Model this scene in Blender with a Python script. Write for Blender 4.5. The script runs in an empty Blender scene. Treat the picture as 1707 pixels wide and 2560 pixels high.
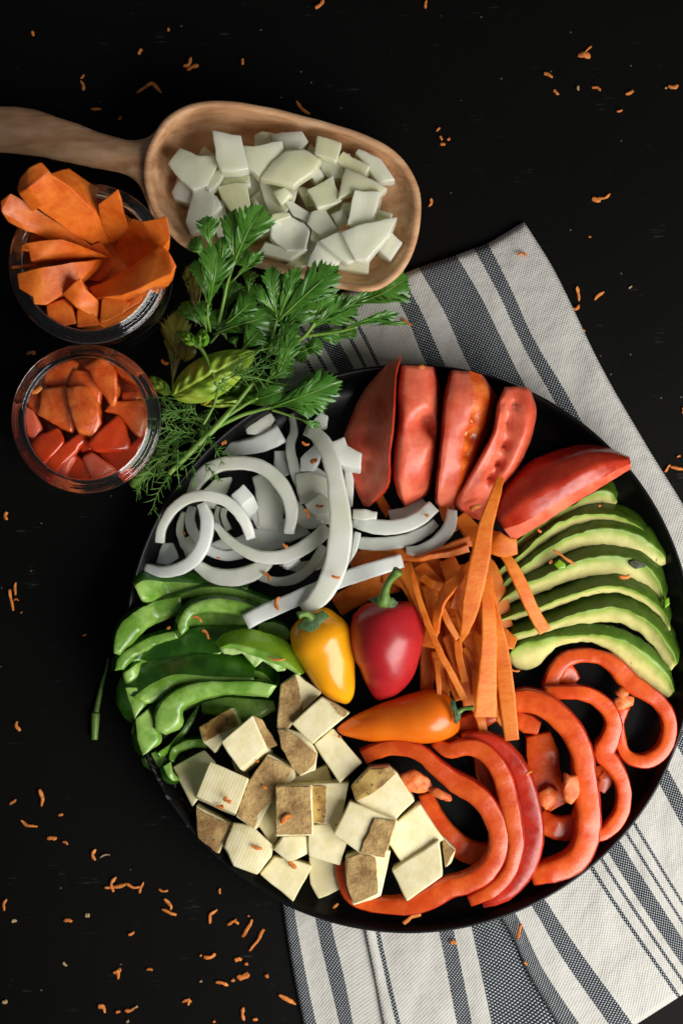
import bpy, bmesh, math, random
from mathutils import Vector, noise
random.seed(7)
sc = bpy.context.scene
C = sc.collection
# ---------------------------------------------------------------- camera, light, exposure
H = 0.80                      # camera height above the table, metres
S = 0.36 / 1707               # metres on the table per photograph pixel
cam = bpy.data.cameras.new('camera'); camo = bpy.data.objects.new('camera', cam); C.objects.link(camo)
camo.location = (0, 0, H); camo.rotation_euler = (0, 0, 0)
cam.sensor_fit = 'VERTICAL'; cam.angle = 2 * math.atan(0.5 * 2560 * S / H)
cam.clip_start = 0.05; cam.clip_end = 20
cam.dof.use_dof = True; cam.dof.focus_distance = H - 0.032; cam.dof.aperture_fstop = 4.0
sc.camera = camo
W = bpy.data.worlds.new('World'); sc.world = W; W.use_nodes = True
W.node_tree.nodes['Background'].inputs[0].default_value = (0.86, 0.93, 1, 1)
W.node_tree.nodes['Background'].inputs[1].default_value = 0.085
def area(name, loc, target, size, size_y, power, col):
    l = bpy.data.lights.new(name, 'AREA'); l.shape = 'RECTANGLE'; l.size = size; l.size_y = size_y
    l.energy = power; l.color = col
    o = bpy.data.objects.new(name, l); C.objects.link(o); o.location = loc
    o.rotation_euler = (Vector(target) - Vector(loc)).to_track_quat('-Z', 'Y').to_euler()
    return o
area('window_light', (0.50, -0.40, 0.50), (0.07, -0.05, 0.02), 0.76, 0.52, 11.7, (1, 0.96, 0.91))
sc.render.engine = 'CYCLES'
sc.cycles.use_denoising = True
sc.cycles.max_bounces = 10; sc.cycles.transmission_bounces = 10
sc.view_settings.view_transform = 'Standard'; sc.view_settings.look = 'None'
sc.view_settings.exposure = 0; sc.view_settings.gamma = 1

# ---------------------------------------------------------------- helpers
def P(px, py, z=0.0):                       # photograph pixel at height z -> world point
    k = S * (1 - z / H)
    return Vector(((px - 853.5) * k, -(py - 1280) * k, z))
def crop(ox, oy, s):
    def f(pts, z=None):
        out = []
        for p in pts:
            if len(p) == 3: out.append((ox + p[0] / s, oy + p[1] / s, p[2]))
            elif z is None: out.append((ox + p[0] / s, oy + p[1] / s))
            else: out.append((ox + p[0] / s, oy + p[1] / s, z))
        return out
    f.s = s
    return f
C1 = crop(0, 220, 2.24); C2 = crop(350, 240, 2.0907); C3 = crop(0, 800, 1.7422); C4 = crop(250, 980, 2.24)
C5 = crop(800, 860, 1.7288); C6 = crop(260, 1400, 3.136)
K1 = crop(420, 1660, 2.0907); K2 = crop(850, 1580, 1.8296); K3 = crop(650, 1360, 2.0907); K4 = crop(1150, 1200, 2.815)
K5 = crop(700, 2040, 1.5571); K6 = crop(750, 540, 1.6384)
T1 = crop(0, 0, 1.8447); T2 = crop(850, 0, 1.8296); T3 = crop(0, 1250, 3.62); T4 = crop(0, 1900, 2.0632); T5 = crop(1350, 400, 2.7675)
H1 = crop(430, 510, 3.136); H2 = crop(330, 760, 3.92); H3 = crop(310, 960, 3.92); H4 = crop(600, 620, 3.4087)
DD = crop(0, 0, 1 / 1.0887)

def resample(pts, n, closed=False):         # Catmull-Rom through pts, n points evenly by length
    pts = [Vector(p) if not isinstance(p, Vector) else p for p in pts]
    m = len(pts)
    if m == 2 and not closed:
        return [pts[0].lerp(pts[1], i / (n - 1)) for i in range(n)]
    dense = []
    segs = m if closed else m - 1
    for i in range(segs):
        p1, p2 = pts[i], pts[(i + 1) % m]
        p0 = pts[(i - 1) % m] if (closed or i > 0) else p1
        p3 = pts[(i + 2) % m] if (closed or i + 2 < m) else p2
        l0, l1, l2 = (p1 - p0).length, (p2 - p1).length, (p3 - p2).length
        m1 = (p2 - p0) * (l1 / max(1e-9, l0 + l1)); m2 = (p3 - p1) * (l1 / max(1e-9, l1 + l2))
        for k in range(10):
            t = k / 10; t2 = t * t; t3 = t2 * t
            dense.append(p1 * (2 * t3 - 3 * t2 + 1) + m1 * (t3 - 2 * t2 + t) + p2 * (3 * t2 - 2 * t3) + m2 * (t3 - t2))
    dense.append(pts[0] if closed else pts[-1])
    L = [0.0]
    for a, b in zip(dense, dense[1:]): L.append(L[-1] + (b - a).length)
    out = []; j = 0
    cnt = n if closed else n - 1
    for i in range(n):
        d = L[-1] * i / cnt
        while j < len(L) - 2 and L[j + 1] < d: j += 1
        sg = L[j + 1] - L[j]
        out.append(dense[j].lerp(dense[j + 1], 0 if sg < 1e-12 else (d - L[j]) / sg))
    return out
def lerpl(v, n):                            # scalar or list of widths -> n values
    if not isinstance(v, (list, tuple)): return [v] * n
    out = []
    for i in range(n):
        t = i / (n - 1) * (len(v) - 1); a = min(int(t), len(v) - 2); out.append(v[a] + (v[a + 1] - v[a]) * (t - a))
    return out
def tag(o, label, cat, group=None):
    o['label'] = label; o['category'] = cat
    if group: o['group'] = group
    return o
def mk(name, V, F, m, parent=None, smooth=True, col=None, uv=None, wn=False):
    V = [Vector(v) for v in V]
    if parent is not None: org = parent['_o'] if '_o' in parent.keys() else parent.location
    else:
        mn = Vector((min(v.x for v in V), min(v.y for v in V), min(v.z for v in V))); mx = Vector((max(v.x for v in V), max(v.y for v in V), 0))
        org = Vector(((mn.x + mx.x) / 2, (mn.y + mx.y) / 2, mn.z))
    org = Vector(org)
    me = bpy.data.meshes.new(name); me.from_pydata([v - org for v in V], [], F); me.update()
    if smooth: me.polygons.foreach_set('use_smooth', [True] * len(me.polygons))
    if col:
        at = me.color_attributes.new('col', 'FLOAT_COLOR', 'POINT')
        at.data.foreach_set('color', [c for q in col for c in (q[0], q[1], q[2], 1)])
    if uv:
        l = me.uv_layers.new(name='UVMap')
        for lp in me.loops: l.data[lp.index].uv = uv[lp.vertex_index]
    me.materials.append(m)
    o = bpy.data.objects.new(name, me); C.objects.link(o)
    if parent is not None: o.parent = parent
    else: o.location = org
    if wn:
        o.modifiers.new('wn', 'WEIGHTED_NORMAL').keep_sharp = False
    return o
def empty(name, loc, label, cat, group=None):
    o = bpy.data.objects.new(name, None); C.objects.link(o); o.location = loc; o.empty_display_size = 0.01
    return tag(o, label, cat, group)
def base_of(pts, z=0.006):
    x = sum(p[0] for p in pts) / len(pts); y = sum(p[1] for p in pts) / len(pts)
    return P(x, y, z)
def jit(v, amt, fr=220.0, seed=0.0):
    q = Vector(v) * fr + Vector((seed, seed * 1.7, seed * .3))
    return Vector(v) + Vector((noise.noise(q), noise.noise(q + Vector((31, 5, 9))), noise.noise(q + Vector((7, 53, 2))))) * amt

def sweep(pts, w, h, n=26, k=14, ex=4.0, closed=False, jitter=0.0003, lean=0.0, taper=0.0, seed=None):
    """strip along pts (px,py,ztop), width w px, height h m: rounded box section. -> V, faces, list of section angle per face, ring list"""
    seed = random.random() * 50 if seed is None else seed
    path = resample([Vector(p) for p in pts], n, closed)
    ws = lerpl(w, n); hs = lerpl(h, n); ls = lerpl(lean, n)
    V = []; F = []; A = []
    W3 = [P(p.x, p.y, p.z) for p in path]
    for i in range(n):
        a = W3[(i - 1) % n] if (closed or i > 0) else W3[0]
        b = W3[(i + 1) % n] if (closed or i < n - 1) else W3[-1]
        t = b - a; t.z = 0; t.normalize() if t.length > 0 else None
        side = Vector((-t.y, t.x, 0)); up = Vector((0, 0, 1))
        if ls[i]:
            c, s_ = math.cos(ls[i]), math.sin(ls[i]); side, up = side * c + up * s_, up * c - side * s_
        f = 1.0
        if taper and not closed:
            e = min(i, n - 1 - i) / (n - 1); f = min(1.0, (0.35 + 0.65 * min(1, e / taper)))
        hw = ws[i] * S * 0.5 * f; hh = hs[i] * 0.5
        cen = W3[i] - up * hh
        for j in range(k):
            th = 2 * math.pi * (j + 0.5) / k
            cx = math.copysign(abs(math.cos(th)) ** (2 / ex), math.cos(th)); sy = math.copysign(abs(math.sin(th)) ** (2 / ex), math.sin(th))
            v = cen + side * (cx * hw) + up * (sy * hh)
            V.append(jit(v, jitter, 230, seed) if jitter else v)
    for i in range(n if closed else n - 1):
        for j in range(k):
            F.append((i * k + j, ((i + 1) % n) * k + j, ((i + 1) % n) * k + (j + 1) % k, i * k + (j + 1) % k)); A.append((i, j))
    if not closed:
        for r, rev in ((0, False), (n - 1, True)):
            c = sum((V[r * k + j] for j in range(k)), Vector()) / k
            V.append(c); ci = len(V) - 1
            for j in range(k):
                f = (ci, r * k + j, r * k + (j + 1) % k)
                F.append(f[::-1] if rev else f); A.append((-1, j))
    return V, F, A
def loft(curves, n=22, sub=4, smooth=2, jitter=0.0003, seed=None, bottom=None):
    """closed section through the curves [(pts, z), ...] (px; z scalar or list), closed under by bottom z. -> V, F, seg per face, (i, param) per vertex"""
    seed = random.random() * 50 if seed is None else seed
    R = []
    for pts, z in curves:
        zz = lerpl(z, len(pts))
        R.append([P(p.x, p.y, p.z) for p in resample([Vector((p[0], p[1], zz[q])) for q, p in enumerate(pts)], n)])
    if bottom is not None:
        R.append([Vector(((R[0][i].x + R[-1][i].x) / 2, (R[0][i].y + R[-1][i].y) / 2, min(bottom, R[0][i].z - .0004, R[-1][i].z - .0004))) for i in range(n)])
    m = len(R); k = m * sub
    V = []; par = []
    for i in range(n):
        ring = []
        for s_ in range(m):
            a, b = R[s_][i], R[(s_ + 1) % m][i]
            for q in range(sub): ring.append(a.lerp(b, q / sub))
        for _ in range(smooth):
            ring = [ring[j] * 0.5 + (ring[j - 1] + ring[(j + 1) % k]) * 0.25 for j in range(k)]
        if smooth:                          # smoothing shrinks the section: give it back its size
            src = [R[s_][i] for s_ in range(m)]
            for ax in range(3):
                lo, hi = min(v[ax] for v in src), max(v[ax] for v in src); l2, h2 = min(v[ax] for v in ring), max(v[ax] for v in ring)
                if h2 - l2 > 1e-6:
                    for v in ring: v[ax] = lo + (v[ax] - l2) * (hi - lo) / (h2 - l2)
        for j, v in enumerate(ring):
            V.append(jit(v, jitter, 230, seed)); par.append(j / sub)
    F = []; A = []
    for i in range(n - 1):
        for j in range(k):
            F.append((i * k + j, (i + 1) * k + j, (i + 1) * k + (j + 1) % k, i * k + (j + 1) % k)); A.append(j // sub)
    for r, rev in ((0, False), (n - 1, True)):
        V.append(sum((V[r * k + j] for j in range(k)), Vector()) / k); par.append(m - 0.5); ci = len(V) - 1
        for j in range(k):
            f = (ci, r * k + j, r * k + (j + 1) % k)
            F.append(f[::-1] if rev else f); A.append(-1)
    return V, F, A, par
def pick(V, F, keep):
    idx = {}; V2 = []; F2 = []
    for f, k_ in zip(F, keep):
        if not k_: continue
        q = []
        for i in f:
            if i not in idx: idx[i] = len(V2); V2.append(V[i])
            q.append(idx[i])
        F2.append(tuple(q))
    return V2, F2
def fixn(o):                                # consistent outward normals
    bm = bmesh.new(); bm.from_mesh(o.data); bmesh.ops.recalc_face_normals(bm, faces=bm.faces); bm.to_mesh(o.data); bm.free(); return o
def prism(name, poly, z, ext, m, parent=None, tilt=(0, 0), bev=0.0006, jitter=0.0004, dome=0.0, seed=None, shrink=1.0, fr=160, wn=True):
    """block: top outline poly (px or px,py,z), extruded by ext=(dx px, dy px, depth m)"""
    seed = random.random() * 50 if seed is None else seed
    cx = sum(p[0] for p in poly) / len(poly); cy = sum(p[1] for p in poly) / len(poly)
    top = []
    for p in poly:
        zz = p[2] if len(p) == 3 else z + (p[0] - cx) * tilt[0] + (p[1] - cy) * tilt[1]
        top.append((p[0], p[1], zz))
    bm = bmesh.new()
    tv = [bm.verts.new(P(*p)) for p in top]
    bv = []
    for p in top:
        q = P(p[0], p[1], p[2]); c = P(cx, cy, p[2])
        q = c + (q - c) * shrink
        bv.append(bm.verts.new(q + Vector((ext[0] * S, -ext[1] * S, -ext[2]))))
    nn = len(tv)
    bm.faces.new(tv); bm.faces.new(bv[::-1])
    for i in range(nn): bm.faces.new((tv[i], bv[i], bv[(i + 1) % nn], tv[(i + 1) % nn]))
    bmesh.ops.recalc_face_normals(bm, faces=bm.faces)
    if bev: bmesh.ops.bevel(bm, geom=list(bm.edges), offset=bev, segments=2, profile=0.6, affect='EDGES', clamp_overlap=True)
    bmesh.ops.triangulate(bm, faces=[f for f in bm.faces if len(f.verts) > 4])
    long_e = [e for e in bm.edges if e.calc_length() > 0.004]
    if long_e: bmesh.ops.subdivide_edges(bm, edges=long_e, cuts=2, use_grid_fill=True)
    bmesh.ops.triangulate(bm, faces=[f for f in bm.faces if len(f.verts) > 4])
    cc = P(cx, cy, z)
    if dome:
        r = max((v.co - cc).length for v in tv if v.is_valid) if False else max((Vector((v.co.x, v.co.y, 0)) - Vector((cc.x, cc.y, 0))).length for v in bm.verts)
        for v in bm.verts:
            d = (Vector((v.co.x, v.co.y, 0)) - Vector((cc.x, cc.y, 0))).length / r
            v.co.z += dome * (1 - d * d)
    for v in bm.verts: v.co = jit(v.co, jitter, fr, seed)
    bmesh.ops.recalc_face_normals(bm, faces=bm.faces)
    bm.verts.index_update()
    V = [v.co.copy() for v in bm.verts]; F = [tuple(v.index for v in f.verts) for f in bm.faces]; bm.free()
    return mk(name, V, F, m, parent, smooth=True, wn=wn)
def tube(path, rad, k=7, jitter=0.0):
    """path world points, rad scalar/list (m)"""
    n = len(path); rs = lerpl(rad, n); V = []; F = []
    for i in range(n):
        t = (path[min(i + 1, n - 1)] - path[max(i - 1, 0)]).normalized()
        s_ = t.cross(Vector((0, 0, 1)))
        if s_.length < 1e-4: s_ = t.cross(Vector((0, 1, 0)))
        s_.normalize(); u = s_.cross(t)
        for j in range(k):
            a = 2 * math.pi * j / k
            v = path[i] + (s_ * math.cos(a) + u * math.sin(a)) * rs[i]
            V.append(jit(v, jitter) if jitter else v)
    for i in range(n - 1):
        for j in range(k): F.append((i * k + j, i * k + (j + 1) % k, (i + 1) * k + (j + 1) % k, (i + 1) * k + j))
    F.append(tuple(range(k))[::-1]); F.append(tuple((n - 1) * k + j for j in range(k)))
    return V, F
def wpath(pts, n): return [P(p.x, p.y, p.z) for p in resample([Vector(p) for p in pts], n)]
def join(L):
    V = []; F = []
    for v, f in L:
        o = len(V); V += v; F += [tuple(i + o for i in q) for q in f]
    return V, F
def lathe(cx, cy, prof, n=96, closed=True, wob=0.0):
    """prof [(radius px at z=0 scale, z)] round a vertical axis that stands at px cx,cy seen at height of the first point"""
    c = P(cx, cy, prof[0][1]); V = []; F = []; m = len(prof)
    for i in range(n):
        a = 2 * math.pi * i / n
        for r, z in prof: V.append(Vector((c.x + r * math.cos(a), c.y + r * math.sin(a), z)))
    for i in range(n):
        for j in range(m if closed else m - 1):
            F.append((i * m + j, ((i + 1) % n) * m + j, ((i + 1) % n) * m + (j + 1) % m, i * m + (j + 1) % m))
    return V, F

# ---------------------------------------------------------------- materials
def nodes(name):
    m = bpy.data.materials.new(name); m.use_nodes = True
    nt = m.node_tree; b = nt.nodes['Principled BSDF']; return m, nt, b
def nnode(nt, t, **kw):
    n = nt.nodes.new(t)
    for k, v in kw.items():
        if k in n.inputs: n.inputs[k].default_value = v
        else: setattr(n, k, v)
    return n
def food(name, c1, c2=None, sc_=120, rough=0.4, sss=0.0, rad=(1, .5, .3), srad=0.003, bump=0.2, bsc=400, spec=0.5, coat=0.0, vcol=False, speck=None, lo=.4, hi=.6, bdist=.0006, stretch=None, rvar=.12, tr=0.0, trans=0.0, ridge=False, alt=None, fibre=False):
    m, nt, b = nodes(name); L = nt.links.new
    tc = nnode(nt, 'ShaderNodeTexCoord'); vec = tc.outputs['Object']
    oi = nnode(nt, 'ShaderNodeObjectInfo')
    if stretch:
        mp = nnode(nt, 'ShaderNodeMapping'); mp.inputs['Scale'].default_value = stretch; L(vec, mp.inputs[0]); vec = mp.outputs[0]
    n1 = nnode(nt, 'ShaderNodeTexNoise', Scale=sc_, Detail=5, Roughness=.6); L(vec, n1.inputs['Vector'])
    ramp = nnode(nt, 'ShaderNodeMapRange'); ramp.inputs[1].default_value = lo; ramp.inputs[2].default_value = hi; L(n1.outputs[0], ramp.inputs[0])
    mix = nnode(nt, 'ShaderNodeMix', data_type='RGBA'); L(ramp.outputs[0], mix.inputs[0])
    mix.inputs[6].default_value = (*c1, 1); mix.inputs[7].default_value = (*(c2 or c1), 1)
    out = mix.outputs[2]
    if vcol:
        at = nnode(nt, 'ShaderNodeAttribute', attribute_name='col')
        mm = nnode(nt, 'ShaderNodeMix', data_type='RGBA', blend_type='MULTIPLY'); mm.inputs[0].default_value = 1
        L(out, mm.inputs[6]); L(at.outputs[0], mm.inputs[7]); out = mm.outputs[2]
    if speck:
        colr, ssc, thr, wid = speck
        n3 = nnode(nt, 'ShaderNodeTexNoise', Scale=ssc, Detail=3); L(vec, n3.inputs['Vector'])
        r3 = nnode(nt, 'ShaderNodeMapRange'); r3.inputs[1].default_value = thr; r3.inputs[2].default_value = thr + wid; L(n3.outputs[0], r3.inputs[0])
        ms = nnode(nt, 'ShaderNodeMix', data_type='RGBA'); L(r3.outputs[0], ms.inputs[0]); L(out, ms.inputs[6]); ms.inputs[7].default_value = (*colr, 1); out = ms.outputs[2]
    if alt:
        wn_ = nnode(nt, 'ShaderNodeTexWhiteNoise', noise_dimensions='1D'); L(oi.outputs['Random'], wn_.inputs['W'])
        ma = nnode(nt, 'ShaderNodeMix', data_type='RGBA'); L(wn_.outputs[0], ma.inputs[0]); L(out, ma.inputs[6]); ma.inputs[7].default_value = (*alt, 1); out = ma.outputs[2]
    hv = nnode(nt, 'ShaderNodeHueSaturation')
    mr = nnode(nt, 'ShaderNodeMapRange'); mr.inputs[3].default_value = 0.9; mr.inputs[4].default_value = 1.1; L(oi.outputs['Random'], mr.inputs[0])
    L(mr.outputs[0], hv.inputs['Value']); L(out, hv.inputs['Color']); out = hv.outputs[0]
    L(out, b.inputs['Base Color'])
    n2 = nnode(nt, 'ShaderNodeTexNoise', Scale=bsc, Detail=6, Roughness=.65); L(vec, n2.inputs['Vector'])
    hgt = n2.outputs[0]
    if fibre:                               # onion layers: fine ribs in each piece's own direction, paler along the cut edges
        vr = nnode(nt, 'ShaderNodeVectorRotate', rotation_type='Z_AXIS'); an = nnode(nt, 'ShaderNodeMath', operation='MULTIPLY'); an.inputs[1].default_value = 25.1
        L(oi.outputs['Random'], an.inputs[0]); L(an.outputs[0], vr.inputs['Angle']); L(vec, vr.inputs['Vector'])
        wf = nnode(nt, 'ShaderNodeTexWave', Scale=80.0, Distortion=6.0); wf.inputs['Detail Scale'].default_value = .6; L(vr.outputs[0], wf.inputs['Vector'])
        af = nnode(nt, 'ShaderNodeMath', operation='MULTIPLY_ADD'); L(wf.outputs[1], af.inputs[0]); af.inputs[1].default_value = .10; L(n2.outputs[0], af.inputs[2]); hgt = af.outputs[0]
        gm = nnode(nt, 'ShaderNodeNewGeometry'); pr_ = nnode(nt, 'ShaderNodeMapRange'); pr_.inputs[1].default_value = .52; pr_.inputs[2].default_value = .62; L(gm.outputs['Pointiness'], pr_.inputs[0])
        me_ = nnode(nt, 'ShaderNodeMix', data_type='RGBA'); L(pr_.outputs[0], me_.inputs[0]); L(out, me_.inputs[6]); me_.inputs[7].default_value = (.96, .96, .86, 1); L(me_.outputs[2], b.inputs['Base Color'])
    if ridge:
        mpr = nnode(nt, 'ShaderNodeMapping'); mpr.inputs['Rotation'].default_value = (0, 0, math.radians(24)); L(vec, mpr.inputs[0])
        wv = nnode(nt, 'ShaderNodeTexWave', Scale=190.0, Distortion=.3); wv.inputs['Detail Scale'].default_value = 2; L(mpr.outputs[0], wv.inputs['Vector'])
        adr = nnode(nt, 'ShaderNodeMath', operation='MULTIPLY_ADD'); L(wv.outputs[1], adr.inputs[0]); adr.inputs[1].default_value = .8; L(n2.outputs[0], adr.inputs[2]); hgt = adr.outputs[0]
    bp = nnode(nt, 'ShaderNodeBump', Strength=bump, Distance=bdist); L(hgt, bp.inputs['Height']); L(bp.outputs[0], b.inputs['Normal'])
    rr = nnode(nt, 'ShaderNodeMapRange'); rr.inputs[1].default_value = .35; rr.inputs[2].default_value = .65
    rr.inputs[3].default_value = max(.05, rough - rvar); rr.inputs[4].default_value = min(1, rough + rvar); L(n2.outputs[0], rr.inputs[0]); L(rr.outputs[0], b.inputs['Roughness'])
    b.inputs['Specular IOR Level'].default_value = spec
    if sss:
        b.inputs['Subsurface Weight'].default_value = sss; b.inputs['Subsurface Radius'].default_value = rad; b.inputs['Subsurface Scale'].default_value = srad
    if trans:
        b.inputs['Transmission Weight'].default_value = trans; b.inputs['IOR'].default_value = 1.36
    if coat:
        b.inputs['Coat Weight'].default_value = coat; b.inputs['Coat Roughness'].default_value = .12
    if tr:
        ts = nnode(nt, 'ShaderNodeBsdfTranslucent'); L(out, ts.inputs[0]); ad = nnode(nt, 'ShaderNodeMixShader'); ad.inputs[0].default_value = tr
        L(b.outputs[0], ad.inputs[1]); L(ts.outputs[0], ad.inputs[2]); L(ad.outputs[0], nt.nodes['Material Output'].inputs[0])
    return m
M = {}
M['carrot'] = food('carrot flesh', (.68, .145, .006), (.80, .23, .022), 120, .44, .45, (1, .35, .1), .004, .5, 600, .4, stretch=(.5, 1, 1), tr=.12)
M['carrot_stick'] = food('carrot stick flesh', (.60, .105, .006), (.74, .185, .018), 80, .46, .25, (1, .3, .1), .003, .4, 380, .4)
M['onion'] = food('sliced onion flesh', (.84, .87, .70), (.95, .96, .86), 30, .18, .4, (1, .95, .7), .006, .10, 120, .6, stretch=(1, 1, .3), trans=.28, alt=(.82, .86, .82), rvar=.04, vcol=True)
M['dice'] = food('diced onion flesh', (.88, .87, .42), (.95, .95, .66), 40, .16, .45, (1, .95, .6), .006, .3, 120, .6, trans=.30, alt=(.90, .93, .76), rvar=.05, fibre=True)
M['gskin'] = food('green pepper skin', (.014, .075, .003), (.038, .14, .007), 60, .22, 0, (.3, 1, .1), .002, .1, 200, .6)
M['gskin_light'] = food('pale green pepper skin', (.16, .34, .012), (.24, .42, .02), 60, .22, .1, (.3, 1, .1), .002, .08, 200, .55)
M['gflesh'] = food('green pepper flesh', (.13, .29, .026), (.30, .50, .11), 60, .24, .2, (.4, 1, .2), .002, .4, 330, .7)
M['rskin'] = food('red pepper skin', (.34, .015, .005), (.46, .026, .008), 60, .24, .1, (1, .15, .05), .0015, .08, 200, .5)
M['rflesh'] = food('red pepper flesh', (.56, .058, .005), (.66, .10, .012), 90, .26, .2, (1, .25, .1), .002, .2, 420, .55, rvar=.06)
M['membrane'] = food('pepper membrane', (.62, .10, .016), (.78, .24, .07), 200, .38, .2, (1, .5, .3), .002, .4, 400, .4)
M['gmembrane'] = food('green pepper membrane', (.30, .5, .12), (.45, .6, .25), 200, .4, .3, (.6, 1, .4), .003, .6, 400, .5)
M['tflesh'] = food('tomato flesh', (.62, .085, .040), (.78, .19, .105), 60, .34, .4, (1, .3, .18), .004, .14, 420, .42, rvar=.06)
M['tskin'] = food('tomato skin', (.38, .022, .008), (.48, .042, .014), 70, .30, .1, (1, .15, .08), .0015, .08, 220, .5)
M['chunk'] = food('wet chopped tomato', (.64, .085, .008), (.78, .19, .03), 100, .22, .3, (1, .25, .1), .003, .8, 300, .6, coat=.5)
M['chunk_skin'] = food('chopped tomato skin', (.52, .034, .005), (.62, .062, .010), 70, .14, .15, (1, .15, .08), .002, .06, 200, .6)
M['gel'] = food('tomato gel', (.62, .08, .008), (.76, .18, .03), 130, .12, .3, (1, .3, .1), .003, 1.0, 300, .6, coat=.6)
M['seed'] = food('tomato seed', (.75, .42, .16), (.8, .5, .22), 300, .3, .3, (1, .6, .3), .002, .2, 500)
M['potato'] = food('potato flesh', (.73, .65, .36), (.82, .75, .49), 110, .48, .2, (1, .85, .5), .003, .3, 700, .4)
M['ridged'] = food('ridge cut potato flesh', (.73, .65, .36), (.82, .75, .49), 110, .48, .2, (1, .85, .5), .003, .10, 700, .4, ridge=True)
M['pskin'] = food('potato skin', (.24, .135, .045), (.52, .35, .14), 85, .62, 0, (1, .7, .4), .001, .9, 420, .3, speck=((.07, .035, .014), 360, .66, .08), bdist=.0012)
M['pskin_gold'] = food('golden potato skin', (.19, .09, .015), (.52, .35, .10), 80, .5, 0, (1, .7, .4), .001, .7, 420, .35, speck=((.06, .03, .01), 460, .64, .06))
M['avo'] = food('avocado flesh', (.92, .92, .92), (1, 1, 1), 160, .42, .3, (.8, 1, .3), .003, .35, 340, .4, vcol=True, speck=((.20, .19, .03), 300, .70, .06))
M['yellow'] = food('yellow pepper skin', (.74, .30, .004), (.80, .36, .007), 40, .22, .15, (1, .5, .1), .002, .04, 90, .5, rvar=.03)
M['red'] = food('red mini pepper skin', (.34, .010, .014), (.42, .016, .018), 40, .30, .12, (1, .15, .1), .002, .08, 260, .5, rvar=.04, speck=((.16, .004, .006), 420, .74, .03))
M['orange'] = food('orange mini pepper skin', (.74, .135, .004), (.80, .18, .006), 40, .27, .15, (1, .35, .1), .002, .04, 90, .5, rvar=.03)
M['calyx'] = food('pepper calyx', (.025, .06, .012), (.06, .13, .03), 200, .5, .1, (.4, 1, .2), .001, .6, 500)
M['pstem'] = food('pepper stem', (.07, .15, .02), (.13, .24, .04), 150, .42, .1, (.4, 1, .2), .001, .4, 500)
M['parsley'] = food('parsley leaf', (.055, .19, .018), (.10, .28, .035), 60, .30, 0, bump=.25, bsc=420, spec=.6, tr=.25)
M['parsley_old'] = food('yellowing parsley leaf', (.10, .085, .010), (.14, .14, .014), 90, .45, 0, bump=.25, bsc=420, tr=.2)
M['herb_stem'] = food('herb stem', (.12, .26, .03), (.20, .34, .06), 90, .4, .1, (.5, 1, .2), .001, .2, 300)
M['dill'] = food('dill frond', (.08, .22, .03), (.15, .32, .05), 90, .5, 0, bump=.1, tr=.15)
M['basil'] = food('basil leaf', (.25, .46, .035), (.38, .56, .06), 70, .3, 0, bump=.25, bsc=300, spec=.5, tr=.2, vcol=True)
M['shaving'] = food('grated carrot', (.50, .13, .02), (.72, .25, .05), 500, .6, .1, (1, .4, .1), .001, .8, 1200, .3)
M['crumb'] = food('dry pale crumb', (.30, .25, .15), (.5, .3, .12), 600, .7, 0, bump=.5, bsc=900)
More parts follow.
